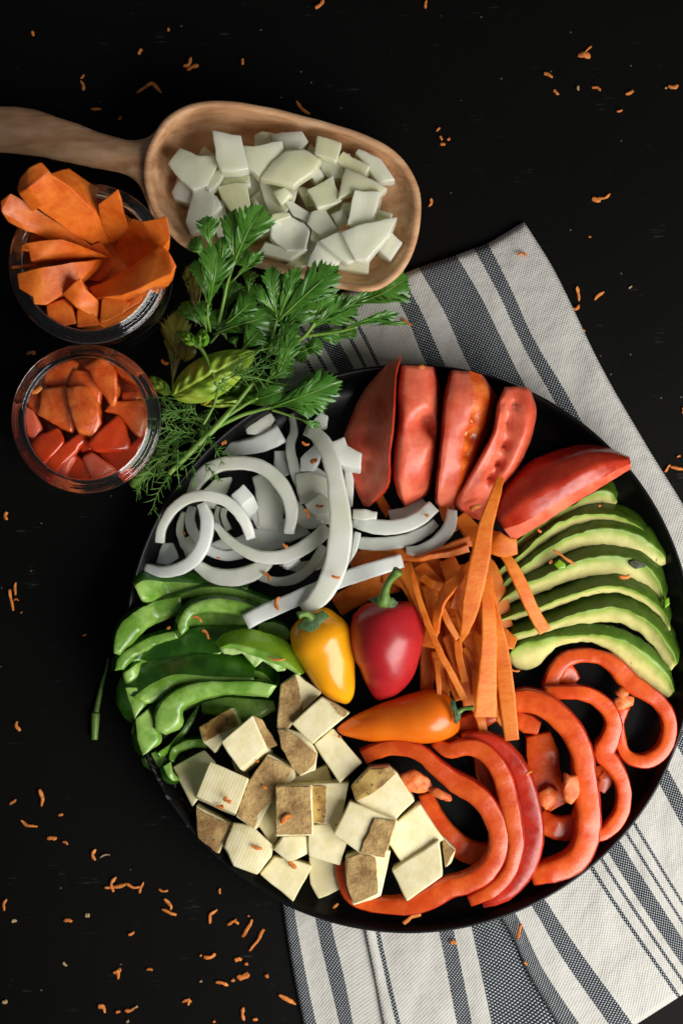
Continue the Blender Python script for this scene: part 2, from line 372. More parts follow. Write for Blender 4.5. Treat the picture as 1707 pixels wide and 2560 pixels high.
# ---------------------------------------------------------------- setting materials
def table_mat():
    m, nt, b = nodes('black table'); L = nt.links.new
    tc = nnode(nt, 'ShaderNodeTexCoord'); o = tc.outputs['Object']
    n1 = nnode(nt, 'ShaderNodeTexNoise', Scale=9, Detail=6, Roughness=.6); L(o, n1.inputs['Vector'])
    cr = nnode(nt, 'ShaderNodeMix', data_type='RGBA'); L(n1.outputs[0], cr.inputs[0]); cr.inputs[6].default_value = (.0012, .0012, .001, 1); cr.inputs[7].default_value = (.0035, .0034, .0031, 1)
    # fine scratches running up to the right
    mp = nnode(nt, 'ShaderNodeMapping'); mp.inputs['Rotation'].default_value = (0, 0, math.radians(-52)); mp.inputs['Scale'].default_value = (75, 1100, 1); L(o, mp.inputs[0])
    n2 = nnode(nt, 'ShaderNodeTexNoise', Scale=1, Detail=2); L(mp.outputs[0], n2.inputs['Vector'])
    n2b = nnode(nt, 'ShaderNodeTexNoise', Scale=70, Detail=3); L(o, n2b.inputs['Vector'])
    mu = nnode(nt, 'ShaderNodeMath', operation='MULTIPLY'); L(n2.outputs[0], mu.inputs[0]); L(n2b.outputs[0], mu.inputs[1])
    r2 = nnode(nt, 'ShaderNodeMapRange'); r2.inputs[1].default_value = .40; r2.inputs[2].default_value = .50; L(mu.outputs[0], r2.inputs[0])
    m2 = nnode(nt, 'ShaderNodeMix', data_type='RGBA'); L(r2.outputs[0], m2.inputs[0]); L(cr.outputs[2], m2.inputs[6]); m2.inputs[7].default_value = (.022, .022, .022, 1)
    # dust specks
    v = nnode(nt, 'ShaderNodeTexVoronoi', Scale=190); L(o, v.inputs['Vector'])
    sp = nnode(nt, 'ShaderNodeSeparateColor'); L(v.outputs['Color'], sp.inputs[0])
    d1 = nnode(nt, 'ShaderNodeMath', operation='LESS_THAN'); L(v.outputs['Distance'], d1.inputs[0]); d1.inputs[1].default_value = .085
    d2 = nnode(nt, 'ShaderNodeMath', operation='GREATER_THAN'); L(sp.outputs[0], d2.inputs[0]); d2.inputs[1].default_value = .90
    d3 = nnode(nt, 'ShaderNodeMath', operation='MULTIPLY'); L(d1.outputs[0], d3.inputs[0]); L(d2.outputs[0], d3.inputs[1])
    m3 = nnode(nt, 'ShaderNodeMix', data_type='RGBA'); L(d3.outputs[0], m3.inputs[0]); L(m2.outputs[2], m3.inputs[6]); m3.inputs[7].default_value = (.10, .10, .095, 1)
    # old faint ring mark
    L(m3.outputs[2], b.inputs['Base Color'])
    b.inputs['Roughness'].default_value = .6; b.inputs['Specular IOR Level'].default_value = .08
    n4 = nnode(nt, 'ShaderNodeTexNoise', Scale=900, Detail=4); L(o, n4.inputs['Vector'])
    bp = nnode(nt, 'ShaderNodeBump', Strength=.4, Distance=.0003); L(n4.outputs[0], bp.inputs['Height']); L(bp.outputs[0], b.inputs['Normal'])
    return m
def plate_mat():
    m, nt, b = nodes('black glazed plate'); L = nt.links.new
    tc = nnode(nt, 'ShaderNodeTexCoord'); o = tc.outputs['Object']
    n1 = nnode(nt, 'ShaderNodeTexNoise', Scale=30, Detail=6, Roughness=.65); L(o, n1.inputs['Vector'])
    # dried water smear on the rim towards the lower left
    mp = nnode(nt, 'ShaderNodeMapping'); L(o, mp.inputs[0]); mp.inputs['Location'].default_value = (.131, .078, 0); mp.inputs['Scale'].default_value = (1, 1, 0)
    ln = nnode(nt, 'ShaderNodeVectorMath', operation='LENGTH'); L(mp.outputs[0], ln.inputs[0])
    near = nnode(nt, 'ShaderNodeMapRange'); near.inputs[1].default_value = .045; near.inputs[2].default_value = .01; L(ln.outputs['Value'], near.inputs[0])
    n3 = nnode(nt, 'ShaderNodeTexNoise', Scale=170, Detail=5); L(o, n3.inputs['Vector'])
    r3 = nnode(nt, 'ShaderNodeMapRange'); r3.inputs[1].default_value = .58; r3.inputs[2].default_value = .70; L(n3.outputs[0], r3.inputs[0])
    mu = nnode(nt, 'ShaderNodeMath', operation='MULTIPLY'); L(near.outputs[0], mu.inputs[0]); L(r3.outputs[0], mu.inputs[1])
    mx = nnode(nt, 'ShaderNodeMix', data_type='RGBA'); L(mu.outputs[0], mx.inputs[0]); mx.inputs[6].default_value = (.0022, .0022, .0025, 1); mx.inputs[7].default_value = (.16, .17, .18, 1)
    L(mx.outputs[2], b.inputs['Base Color'])
    rr = nnode(nt, 'ShaderNodeMapRange'); rr.inputs[3].default_value = .27; rr.inputs[4].default_value = .42; L(n1.outputs[0], rr.inputs[0]); L(rr.outputs[0], b.inputs['Roughness'])
    b.inputs['Specular IOR Level'].default_value = .2
    return m
def cloth_mat():
    m, nt, b = nodes('striped woven cotton'); L = nt.links.new
    uvn = nnode(nt, 'ShaderNodeUVMap', uv_map='UVMap'); sep = nnode(nt, 'ShaderNodeSeparateXYZ'); L(uvn.outputs[0], sep.inputs[0])
    u, v = sep.outputs[0], sep.outputs[1]
    def mth(op, a, c=None):
        n = nnode(nt, 'ShaderNodeMath', operation=op)
        for i, q in enumerate((a, c)):
            if q is None: continue
            if isinstance(q, (int, float)): n.inputs[i].default_value = q
            else: L(q, n.inputs[i])
        return n.outputs[0]
    # small wander of the stripe edges from the weave
    nz = nnode(nt, 'ShaderNodeTexNoise', Scale=.09, Detail=2); L(uvn.outputs[0], nz.inputs['Vector'])
    uu = mth('ADD', u, mth('MULTIPLY', mth('SUBTRACT', nz.outputs[0], .5), 4.0))
    ramp = nnode(nt, 'ShaderNodeValToRGB'); ramp.color_ramp.interpolation = 'CONSTANT'
    L(mth('DIVIDE', uu, 1300), ramp.inputs[0])
    bd = [128, 163, 212, 316, 370, 410, 533, 543, 568, 578, 603, 647, 670, 680, 702, 712, 835, 875, 925, 1030, 1080, 1120, 1243, 1253]
    els = ramp.color_ramp.elements
    els[0].position = 0; els[0].color = (0, 0, 0, 1); els[1].position = bd[0] / 1300; els[1].color = (1, 1, 1, 1)
    for i, q in enumerate(bd[1:]):
        e = els.new(q / 1300); c = float((i + 1) % 2 == 0); e.color = (c, c, c, 1)
    # weave: threads every ~8 px both ways
    su = mth('SINE', mth('MULTIPLY', u, math.pi / 4.4)); sv = mth('SINE', mth('MULTIPLY', v, math.pi / 4.4))
    prod = mth('MULTIPLY', su, sv)
    n5 = nnode(nt, 'ShaderNodeTexNoise', Scale=.25, Detail=3); L(uvn.outputs[0], n5.inputs['Vector'])
    chk = nnode(nt, 'ShaderNodeMapRange'); chk.inputs[1].default_value = .30; chk.inputs[2].default_value = .62; L(mth('ADD', prod, mth('MULTIPLY', mth('SUBTRACT', n5.outputs[0], .5), .5)), chk.inputs[0])
    dark = nnode(nt, 'ShaderNodeMix', data_type='RGBA'); L(chk.outputs[0], dark.inputs[0]); dark.inputs[6].default_value = (.010, .016, .024, 1); dark.inputs[7].default_value = (.46, .48, .48, 1)
    mp = nnode(nt, 'ShaderNodeMapping'); mp.inputs['Scale'].default_value = (.012, .35, 1); L(uvn.outputs[0], mp.inputs[0])
    n6 = nnode(nt, 'ShaderNodeTexNoise', Scale=1, Detail=4); L(mp.outputs[0], n6.inputs['Vector'])
    wv = nnode(nt, 'ShaderNodeMapRange'); wv.inputs[1].default_value = -1; wv.inputs[2].default_value = 1; wv.inputs[3].default_value = .38; wv.inputs[4].default_value = .62
    L(mth('ADD', mth('MULTIPLY', prod, .6), mth('MULTIPLY', mth('SUBTRACT', n6.outputs[0], .5), 2.0)), wv.inputs[0])
    white = nnode(nt, 'ShaderNodeMix', data_type='RGBA'); L(wv.outputs[0], white.inputs[0]); white.inputs[6].default_value = (.34, .335, .31, 1); white.inputs[7].default_value = (.60, .59, .55, 1)
    mx = nnode(nt, 'ShaderNodeMix', data_type='RGBA'); L(ramp.outputs[0], mx.inputs[0]); L(white.outputs[2], mx.inputs[6]); L(dark.outputs[2], mx.inputs[7])
    L(mx.outputs[2], b.inputs['Base Color']); b.inputs['Roughness'].default_value = .9; b.inputs['Specular IOR Level'].default_value = .15
    b.inputs['Sheen Weight'].default_value = .15
    n7 = nnode(nt, 'ShaderNodeTexNoise', Scale=.018, Detail=4, Roughness=.55); L(uvn.outputs[0], n7.inputs['Vector'])
    hh = mth('ADD', mth('MULTIPLY', prod, .2), mth('MULTIPLY', n7.outputs[0], 2.4))
    bp = nnode(nt, 'ShaderNodeBump', Strength=.6, Distance=.0012); L(hh, bp.inputs['Height']); L(bp.outputs[0], b.inputs['Normal'])
    return m
def wood_mat():
    m, nt, b = nodes('carved scoop wood'); L = nt.links.new
    tc = nnode(nt, 'ShaderNodeTexCoord'); o = tc.outputs['Object']
    mp = nnode(nt, 'ShaderNodeMapping'); mp.inputs['Rotation'].default_value = (0, 0, math.radians(14)); mp.inputs['Scale'].default_value = (14, 95, 95); L(o, mp.inputs[0])
    n1 = nnode(nt, 'ShaderNodeTexNoise', Scale=1.6, Detail=7, Roughness=.62, Distortion=.3); L(mp.outputs[0], n1.inputs['Vector'])
    n2 = nnode(nt, 'ShaderNodeTexNoise', Scale=26, Detail=5); L(o, n2.inputs['Vector'])
    r = nnode(nt, 'ShaderNodeValToRGB'); L(n1.outputs[0], r.inputs[0])
    e = r.color_ramp.elements; e[0].position = .28; e[0].color = (.36, .165, .075, 1); e[1].position = .72; e[1].color = (.72, .46, .28, 1)
    q = r.color_ramp.elements.new(.5); q.color = (.60, .33, .165, 1)
    m2 = nnode(nt, 'ShaderNodeMix', data_type='RGBA', blend_type='MULTIPLY'); m2.inputs[0].default_value = .45; L(r.outputs[0], m2.inputs[6])
    r2 = nnode(nt, 'ShaderNodeMapRange'); r2.inputs[1].default_value = .3; r2.inputs[2].default_value = .7; r2.inputs[3].default_value = .45; r2.inputs[4].default_value = 1.25; L(n2.outputs[0], r2.inputs[0])
    cb = nnode(nt, 'ShaderNodeCombineColor'); [L(r2.outputs[0], cb.inputs[i]) for i in range(3)]; L(cb.outputs[0], m2.inputs[7])
    L(m2.outputs[2], b.inputs['Base Color']); b.inputs['Roughness'].default_value = .5; b.inputs['Specular IOR Level'].default_value = .35
    n3 = nnode(nt, 'ShaderNodeTexNoise', Scale=5, Detail=8, Roughness=.7); L(mp.outputs[0], n3.inputs['Vector'])
    bp = nnode(nt, 'ShaderNodeBump', Strength=.35, Distance=.0006); L(n3.outputs[0], bp.inputs['Height']); L(bp.outputs[0], b.inputs['Normal'])
    return m
def glass_mat():
    m, nt, b = nodes('clear jar glass')
    b.inputs['Base Color'].default_value = (.97, .98, .97, 1); b.inputs['Roughness'].default_value = .07
    b.inputs['Transmission Weight'].default_value = 1; b.inputs['IOR'].default_value = 1.38
    return m
M['table'] = table_mat(); M['plate'] = plate_mat(); M['cloth'] = cloth_mat(); M['wood'] = wood_mat(); M['glass'] = glass_mat()

# ---------------------------------------------------------------- table
n = 24; V = []; F = []
for i in range(n + 1):
    for j in range(n + 1): V.append(Vector((-.6 + 1.2 * i / n, -.6 + 1.2 * j / n, 0)))
for i in range(n):
    for j in range(n): F.append((i * (n + 1) + j, (i + 1) * (n + 1) + j, (i + 1) * (n + 1) + j + 1, i * (n + 1) + j + 1))
t = mk('table_top', V, F, M['table']); t['kind'] = 'structure'
t['label'] = 'matte black scratched table top under everything'

# ---------------------------------------------------------------- striped cloth (three folded layers)
def cloth_sheet(guides, nv, du, zbase, name, parent, edge_bulge=0.0, seed=0.0, wr=.0013):
    us = [g[0] for g in guides]
    lines = [resample([Vector((p[0], p[1], 0)) for p in g[1]], nv) for g in guides]
    # ease straight interpolation between guides with Catmull-Rom over u
    V = []; UV = []; cols = []
    u = us[0]; ulist = []
    while u < us[-1] - 1e-6: ulist.append(u); u += du
    ulist.append(us[-1])
    vlen = [0.0]
    mid = lines[len(lines) // 2]
    for a, b in zip(mid, mid[1:]): vlen.append(vlen[-1] + (b - a).length)
    for u in ulist:
        k = max(i for i in range(len(us)) if us[i] <= u + 1e-9); k = min(k, len(us) - 2)
        t = (u - us[k]) / (us[k + 1] - us[k])
        for j in range(nv):
            p = lines[k][j].lerp(lines[k + 1][j], t)
            q = Vector((p.x * .012 + seed, p.y * .006, seed))
            z = zbase + wr * (noise.noise(q) + .45 * noise.noise(q * 2.3)) + wr * .8
            e = min(u - us[0], us[-1] - u) / 14.0
            e = min(e, j * vlen[-1] / nv / 14.0)
            if e < 1: z -= (1 - e) ** 2 * min(.0016, zbase * .6)
            if edge_bulge:
                d = (us[-1] - u) / 26.0
                z += edge_bulge * math.exp(-d * d)
            dpl = math.hypot(p.x - 1022, p.y - 1622)
            if dpl < 715: z = min(z, .0030 + max(0, dpl - 655) / 60 * .004)
            V.append(P(p.x, p.y, max(z, .0006))); UV.append((u, vlen[j]))
    F = []
    for i in range(len(ulist) - 1):
        for j in range(nv - 1): F.append((i * nv + j, (i + 1) * nv + j, (i + 1) * nv + j + 1, i * nv + j + 1))
    o = mk(name, V, F, M['cloth'], parent, uv=UV)
    sd = o.modifiers.new('thick', 'SOLIDIFY'); sd.thickness = .0009; sd.offset = -1 if zbase > 9 else 0
    return o
cloth = empty('striped_cloth', P(1300, 1500, 0), 'white cotton cloth with charcoal stripes folded under the black plate', 'kitchen cloth')
cloth_sheet([
    (0, [(1309, 556), (1385, 680), (1501, 918), (1617, 1120), (1707, 1266), (1990, 1760), (2250, 2180)]),
    (128, [(1223, 608), (1281, 723), (1336, 845), (1406, 961), (1464, 1065), (1850, 1750), (2120, 2210)]),
    (212, [(1141, 639), (1202, 741), (1250, 839), (1311, 961), (1780, 1800), (2030, 2250)]),
    (316, [(1049, 669), (1116, 784), (1177, 918), (1660, 1800), (1920, 2290)]),
    (410, [(968, 702), (1019, 796), (1061, 900), (1560, 1800), (1740, 2130), (1850, 2330)]),
    (603, [(785, 750), (846, 849), (882, 913), (1380, 1815), (1554, 2110), (1707, 2348), (1770, 2440)]),
    (712, [(700, 795), (755, 884), (776, 920), (1270, 1800), (1487, 2184), (1695, 2492)]),
    (835, [(690, 985), (1100, 1800), (1368, 2255), (1586, 2562)]),
    (925, [(640, 1065), (1000, 1850), (1291, 2284), (1361, 2425), (1480, 2600)]),
    (982, [(600, 1140), (950, 1850), (1246, 2285), (1281, 2342), (1316, 2425), (1393, 2560), (1420, 2610)])], 110, 12, .0034, 'cloth_layer', cloth, edge_bulge=.0022, seed=3)
cloth_sheet([
    (930, [(1010, 1800), (1300, 2290), (1420, 2620)]),
    (1030, [(1080, 1850), (1175, 2303), (1201, 2425), (1227, 2554), (1240, 2620)]),
    (1120, [(1000, 1850), (1098, 2319), (1120, 2430), (1143, 2554), (1155, 2620)]),
    (1253, [(860, 1850), (937, 2320), (958, 2420), (989, 2554), (1005, 2620)]),
    (1285, [(840, 1850), (913, 2320), (934, 2425), (960, 2560), (976, 2620)])], 70, 9, .0022, 'cloth_layer', cloth, edge_bulge=.0016, seed=11)
cloth_sheet([
    (756, [(890, 1850), (960, 2320), (985, 2425), (1010, 2560), (1020, 2620)]),
    (835, [(760, 1850), (832, 2315), (860, 2430), (884, 2554), (895, 2620)]),
    (875, [(720, 1850), (793, 2303), (822, 2430), (851, 2554), (862, 2620)]),
    (925, [(690, 1900), (742, 2290), (765, 2420), (793, 2554), (805, 2620)]),
    (962, [(660, 1900), (709, 2275), (732, 2420), (760, 2560), (772, 2620)])], 70, 9, .0013, 'cloth_layer', cloth, edge_bulge=.0006, seed=23, wr=.0004)

# ---------------------------------------------------------------- plate
PCX, PCY = 1022, 1622
ks = 1 - .022 / H
R = lambda px: px * S * ks
plate = empty('serving_plate', P(PCX, PCY, .004), 'large round black plate holding all the sliced vegetables', 'plate')
c = P(PCX, PCY, .022)
V, F = lathe(PCX, PCY, [(R(711), .0222), (R(707.5), .0226), (R(703), .0222), (R(692), .0165), (R(676), .0105), (R(650), .0072), (R(610), .0062), (R(300), .0060), (R(.5), .0060)], 160, closed=False)
c0 = P(PCX, PCY, .0222)
inner = (V, F)
V2, F2 = lathe(PCX, PCY, [(R(711), .0222), (R(712.5), .0214), (R(708), .019), (R(690), .011), (R(662), .0052), (R(640), .0042), (R(.5), .0042)], 160, closed=False)
c2 = P(PCX, PCY, .0222)
V2 = [Vector(v) for v in V2]
mk('plate_body', *join([(V, F)]), M['plate'], plate)
o = mk('plate_underside', V2, [f[::-1] for f in F2], M['plate'], plate)

# ---------------------------------------------------------------- wooden scoop
scoop = empty('wooden_scoop', P(640, 480, 0), 'carved wooden scoop holding diced onion, handle out of the left side', 'scoop')
outer = C2([(75, 205), (125, 130), (190, 78), (250, 48), (320, 32), (400, 25), (500, 31), (600, 45), (680, 60), (760, 80), (950, 130), (1060, 160), (1150, 190), (1235, 230), (1310, 278), (1365, 325), (1405, 375), (1435, 428), (1455, 482), (1463, 540), (1464, 600), (1457, 680), (1440, 765), (1418, 830), (1390, 885), (1350, 940), (1300, 984), (1245, 1014), (1190, 1026), (1120, 1022), (1000, 998), (800, 940), (600, 895), (450, 858), (350, 835), (280, 815), (220, 780), (160, 725), (105, 650), (65, 590), (35, 500), (22, 420), (25, 330), (45, 260)])
def outset(pts, d):
    n = len(pts); out = []
    ar = sum(pts[i][0] * pts[(i + 1) % n][1] - pts[(i + 1) % n][0] * pts[i][1] for i in range(n))
    sg = 1 if ar > 0 else -1
    for i in range(n):
        a, b = pts[i - 1], pts[(i + 1) % n]; tx, ty = b[0] - a[0], b[1] - a[1]; l = math.hypot(tx, ty)
        out.append((pts[i][0] + sg * d * ty / l, pts[i][1] - sg * d * tx / l))
    return out
NB = 120
orr = resample([Vector((p[0], p[1], 0)) for p in outer], NB, True)
orr = [(p.x, p.y) for p in orr]
scx = sum(p[0] for p in orr) / NB; scy = sum(p[1] for p in orr) / NB
def rimz(p): return .030 + .006 * max(0, (700 - p[0]) / 400) - .003 * max(0, (p[0] - 800) / 250)
rings = []
inr = outset(orr, -15)
for fr, dz, base in ((.90, -.026, 'o'), (.96, -.018, 'o'), (1.0, -.006, 'o'), (1.004, -.0015, 'o'), (.996, 0, 'o')):
    rings.append([P(scx + (p[0] - scx) * fr, scy + (p[1] - scy) * fr, max(.003, rimz(p) + dz)) for p in orr])
fl = .0125
for fr, t in ((1.0, 0.0), (.985, .10), (.95, .32), (.89, .58), (.78, .82), (.6, .95), (.3, 1.0), (.02, 1.0)):
    rings.append([P(scx + (p[0] - scx) * fr, scy + (p[1] - scy) * fr, (rimz(p) - .0004) * (1 - t) + fl * t) for p in inr])
V = []; F = []
for r in rings: V += [jit(v, .0005, 60, 4) for v in r]
for i in range(len(rings) - 1):
    for j in range(NB): F.append((i * NB + j, i * NB + (j + 1) % NB, (i + 1) * NB + (j + 1) % NB, (i + 1) * NB + j))
V.append(Vector((0, 0, 0)) + sum((V[j] for j in range(NB)), Vector()) / NB); V[-1].z = .003
for j in range(NB): F.append((len(V) - 1, (j + 1) % NB, j))
fixn(mk('bowl', V, F, M['wood'], scoop))
up = C1([(-200, 80), (0, 98), (180, 115), (400, 185), (600, 258), (720, 288), (800, 284), (850, 255), (900, 205), (950, 170)])
lo = C1([(-200, 345), (0, 360), (200, 380), (450, 430), (650, 468), (740, 498), (790, 560), (825, 640), (850, 720), (880, 800)])
md = C1([(-200, 210), (0, 228), (190, 248), (425, 310), (625, 365), (735, 395), (800, 420), (850, 450), (895, 480), (930, 500)])
hz = [.016, .018, .020, .024, .028, .0300, .0305, .030, .026, .018]
V, F, A, _ = loft([(up, [z - .004 for z in hz]), (md, [z + .001 for z in hz]), (lo, [z - .004 for z in hz])], 40, 6, 3, .0004, 2, bottom=.004)
fixn(mk('handle', V, F, M['wood'], scoop))

# ---------------------------------------------------------------- two glass jars
def jar(px, py, rpx, ztop, label):
    j = empty('glass_jar', P(px, py, 0), label, 'jar')
    c = P(px, py, ztop); k = S * (1 - ztop / H); r = rpx * k
    def lat(prof, n=360):
        V = []; F = []; m = len(prof)
        for i in range(n):
            a = 2 * math.pi * i / n
            for q, z in prof: V.append(Vector((c.x + q * math.cos(a), c.y + q * math.sin(a), z)))
        for i in range(n):
            for s_ in range(m): F.append((i * m + s_, ((i + 1) % n) * m + s_, ((i + 1) % n) * m + (s_ + 1) % m, i * m + (s_ + 1) % m))
        return V, F
    w = .0030
    body = [(.001, .0012), (r - .006, .0012), (r - .003, .003), (r - .0022, .008), (r - .0022, ztop - .010), (r - .0042, ztop - .0066), (r - .0066, ztop - .0066), (r - .0022 - w, ztop - .012), (r - .0022 - w, .0075), (r - .009, .0048), (.001, .0048)]
    fixn(mk('glass_body', *lat(body), M['glass'], j))
    rim = [(r - .0062, ztop - .0064), (r - .0006, ztop - .0064), (r, ztop - .0056), (r, ztop - .0034), (r - .0008, ztop - .0026), (r - .0016, ztop - .0024), (r - .0020, ztop - .0010), (r - .0030, ztop), (r - .0050, ztop), (r - .0062, ztop - .0009), (r - .0066, ztop - .003)]
    fixn(mk('rim', *lat(rim), M['glass'], j))
    return j
jar(220, 656, 201, .064, 'glass jar packed with carrot sticks, below the scoop handle')
jar(213, 1046, 187, .050, 'glass jar of chopped tomato beside the dill')
# ================================================================ sliced onion on the plate
def onion_arc(pts, w, label, h=.007, n=30, taper=.0, lean=0.0, m='onion', grp='onion slices on the black plate'):
    V, F, A = sweep(pts, w, h * 1.15, n, 16, 8.0, jitter=.0004, taper=taper, lean=lean)
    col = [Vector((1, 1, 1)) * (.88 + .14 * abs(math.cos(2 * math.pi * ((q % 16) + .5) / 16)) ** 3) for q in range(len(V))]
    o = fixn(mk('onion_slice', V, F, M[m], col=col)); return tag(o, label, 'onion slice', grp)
def onion_chip(poly, z, ext, label, tilt=(0, 0), m='onion', dome=.001):
    o = prism('onion_slice', poly, z, ext, M[m], tilt=tilt, bev=.0007, jitter=.0006, dome=dome)
    at = o.data.color_attributes.new('col', 'FLOAT_COLOR', 'POINT'); at.data.foreach_set('color', [.95] * (4 * len(o.data.vertices)))
    return tag(o, label, 'onion slice', 'onion slices on the black plate')
w_ = 1 / C4.s
def oa(pts, w, label, f=C4, **k):
    ws = [q / f.s for q in w] if isinstance(w, (list, tuple)) else w / f.s
    return onion_arc(f(pts), ws, label, **k)
def oc(poly, z, ext, label, f=C4, **k): return onion_chip(f(poly), z, ext, label, **k)
# lowest pieces first
oc([(740, 830), (860, 765), (1030, 780), (1030, 870), (900, 905), (800, 890)], .013, (0, 0, .005), 'broad pale onion piece lying flat at the foot of the onion heap')
oc([(555, 570), (640, 490), (742, 478), (705, 560), (640, 640), (590, 640)], .013, (0, 6, .005), 'grey onion flake showing under the large arch near the plate rim')
oc([(310, 955), (350, 850), (410, 845), (442, 930), (380, 975)], .011, (0, 0, .004), 'shaded grey onion flake on the plate behind the hooked slice')
oc([(1090, 455), (1170, 447), (1285, 480), (1285, 580), (1150, 630), (1105, 560)], .018, (0, 10, .006), 'flat onion piece left of the long upright slice, in the upper heap')
oc([(810, 200), (880, 165), (950, 110), (980, 150), (950, 215), (880, 240), (820, 235)], .014, (0, 0, .007), 'rounded shiny onion end nearest the plate rim below the parsley')
oa([(688, 322, .012), (780, 318, .014), (880, 300, .015), (960, 268, .016), (1020, 235, .016)], [70, 85, 92, 105, 110], 'thick glossy grey onion slice beside the rounded end under the parsley', h=.009, lean=.25)
oa([(1070, 120, .012), (1085, 220, .014), (1065, 300, .016), (1085, 420, .017), (1120, 520, .017), (1150, 620, .016)], [30, 50, 60, 60, 55], 'thin wavy onion slice running down beside the long upright slice', h=.008)
oc([(1120, 370), (1205, 280), (1255, 300), (1230, 380), (1190, 445), (1120, 440)], .018, (0, 8, .006), 'small onion flake tucked under the top of the long upright slice')
oa([(1005, 330, .011), (1010, 400, .011), (1040, 470, .011)], [60, 70, 60], 'short dim onion flake in the gap above the large arch', h=.006)
oa([(900, 455, .011), (945, 560, .013), (955, 680, .014), (935, 765, .014)], [110, 150, 150, 120], 'wide translucent onion wall seen inside the large arch', h=.006)
oa([(470, 672, .013), (447, 750, .013), (458, 830, .013), (500, 905, .013)], [24, 38, 42, 40], 'thin curved onion sliver left of the hooked slice', h=.006)
oa([(515, 640, .013), (500, 720, .013), (530, 800, .014), (600, 880, .014), (700, 918, .014), (800, 905, .014)], [45, 55, 60, 60, 55], 'inner onion half ring under the hooked slice', h=.006)
oa([(662, 640, .011), (652, 690, .011), (664, 745, .011)], 26, 'narrow onion sliver standing inside the middle arch', h=.005)
oa([(695, 650, .012), (690, 700, .012), (722, 772, .012)], 34, 'short onion sliver standing next to the narrow one inside the middle arch', h=.005)
oa([(880, 1030, .017), (960, 1058, .018), (1060, 1058, .019), (1150, 1010, .019), (1215, 930, .02), (1250, 860, .02)], [35, 52, 56, 54, 50], 'curved onion slice lowest in the heap above the long straight strip', h=.007)
oa([(540, 968, .019), (620, 1022, .021), (720, 1042, .022), (820, 1025, .022), (900, 985, .021), (942, 945, .02)], [55, 88, 98, 96, 70], 'broad glossy onion crescent over the green pepper strips', h=.009)
oa([(490, 572, .013), (560, 475, .018), (650, 412, .022), (760, 396, .0245), (880, 410, .026), (980, 475, .027), (1040, 560, .027), (1073, 660, .026), (1058, 795, .023)], [70, 80, 74, 76, 78, 80, 72, 60], 'largest arched onion slice, starting at the plate rim', h=.0085)
oa([(332, 845, .017), (345, 755, .021), (400, 665, .025), (480, 602, .028), (580, 580, .030), (690, 605, .030), (770, 670, .029), (820, 750, .027), (845, 825, .024)], [52, 54, 56, 60, 62, 62, 60, 54], 'middle arched onion slice in front of the largest arch', h=.007)
oc([(730, 580), (803, 510), (862, 582), (792, 640)], .021, (18, 40, .011), 'small white square onion piece inside the largest arch', dome=0)
oa([(242, 976, .017), (330, 1006, .020), (420, 1000, .023), (500, 958, .025), (560, 890, .027), (592, 800, .028), (596, 710, .028), (565, 625, .026)], [40, 60, 68, 74, 76, 76, 72, 50], 'hook shaped onion slice ending in a point at the left of the heap', h=.008)
oa([(640, 735, .022), (700, 812, .025), (790, 880, .027), (900, 924, .028), (1010, 926, .028), (1110, 890, .028), (1200, 832, .028), (1275, 760, .027)], [34, 50, 60, 70, 78, 80, 80, 76], 'long cupped onion slice sweeping across the lower heap', h=.008)
oc([(1150, 625), (1232, 560), (1285, 600), (1285, 690), (1205, 692)], .024, (0, 14, .009), 'square cut onion piece against the long upright slice', dome=0)
oc([(1020, 965), (1105, 912), (1122, 932), (1050, 982)], .026, (0, 10, .006), 'small white onion corner below the cupped slice', dome=0)
oa([(1385, 420, .022), (1397, 520, .022), (1390, 640, .021)], 46, 'pinkish onion sliver hidden along the right side of the upright slice', h=.007)
oc([(1188, 165), (1230, 108), (1280, 130), (1272, 190), (1215, 205)], .018, (0, 6, .008), 'onion nub at the top of the heap touching the parsley leaf')
oc([(1280, 285), (1335, 262), (1368, 250), (1385, 300), (1466, 340), (1460, 432), (1360, 412), (1290, 350)], .031, (0, 12, .008), 'pinkish flared onion piece beside the first tomato wedge')
oc([(820, 640), (960, 700), (1120, 720), (1180, 790), (1060, 840), (900, 820)], .0125, (0, 4, .005), 'pale onion sheet low in the middle of the heap under the cupped slice')
oa([(990, 560, .014), (1080, 640, .016), (1160, 720, .017), (1250, 720, .017)], [50, 80, 90, 70], 'translucent onion slice slanting behind the square cut piece')
oa([(610, 880, .012), (720, 850, .013), (840, 870, .013), (960, 960, .013)], [60, 70, 70, 50], 'flat onion slice lowest under the broad crescent')
oa([(1010, 950, .0155), (1120, 980, .016), (1230, 960, .016), (1290, 900, .016)], [50, 60, 60, 50], 'onion slice at the bottom of the heap left of the upright slice')
oa([(1150, 430, .013), (1240, 500, .015), (1290, 600, .016), (1290, 740, .016)], [80, 100, 100, 80], 'wide onion slice hidden behind the long upright slice')
oc([(440, 830), (520, 800), (600, 860), (560, 930), (480, 920)], .0115, (0, 3, .004), 'grey onion flake inside the hook of the pointed slice')
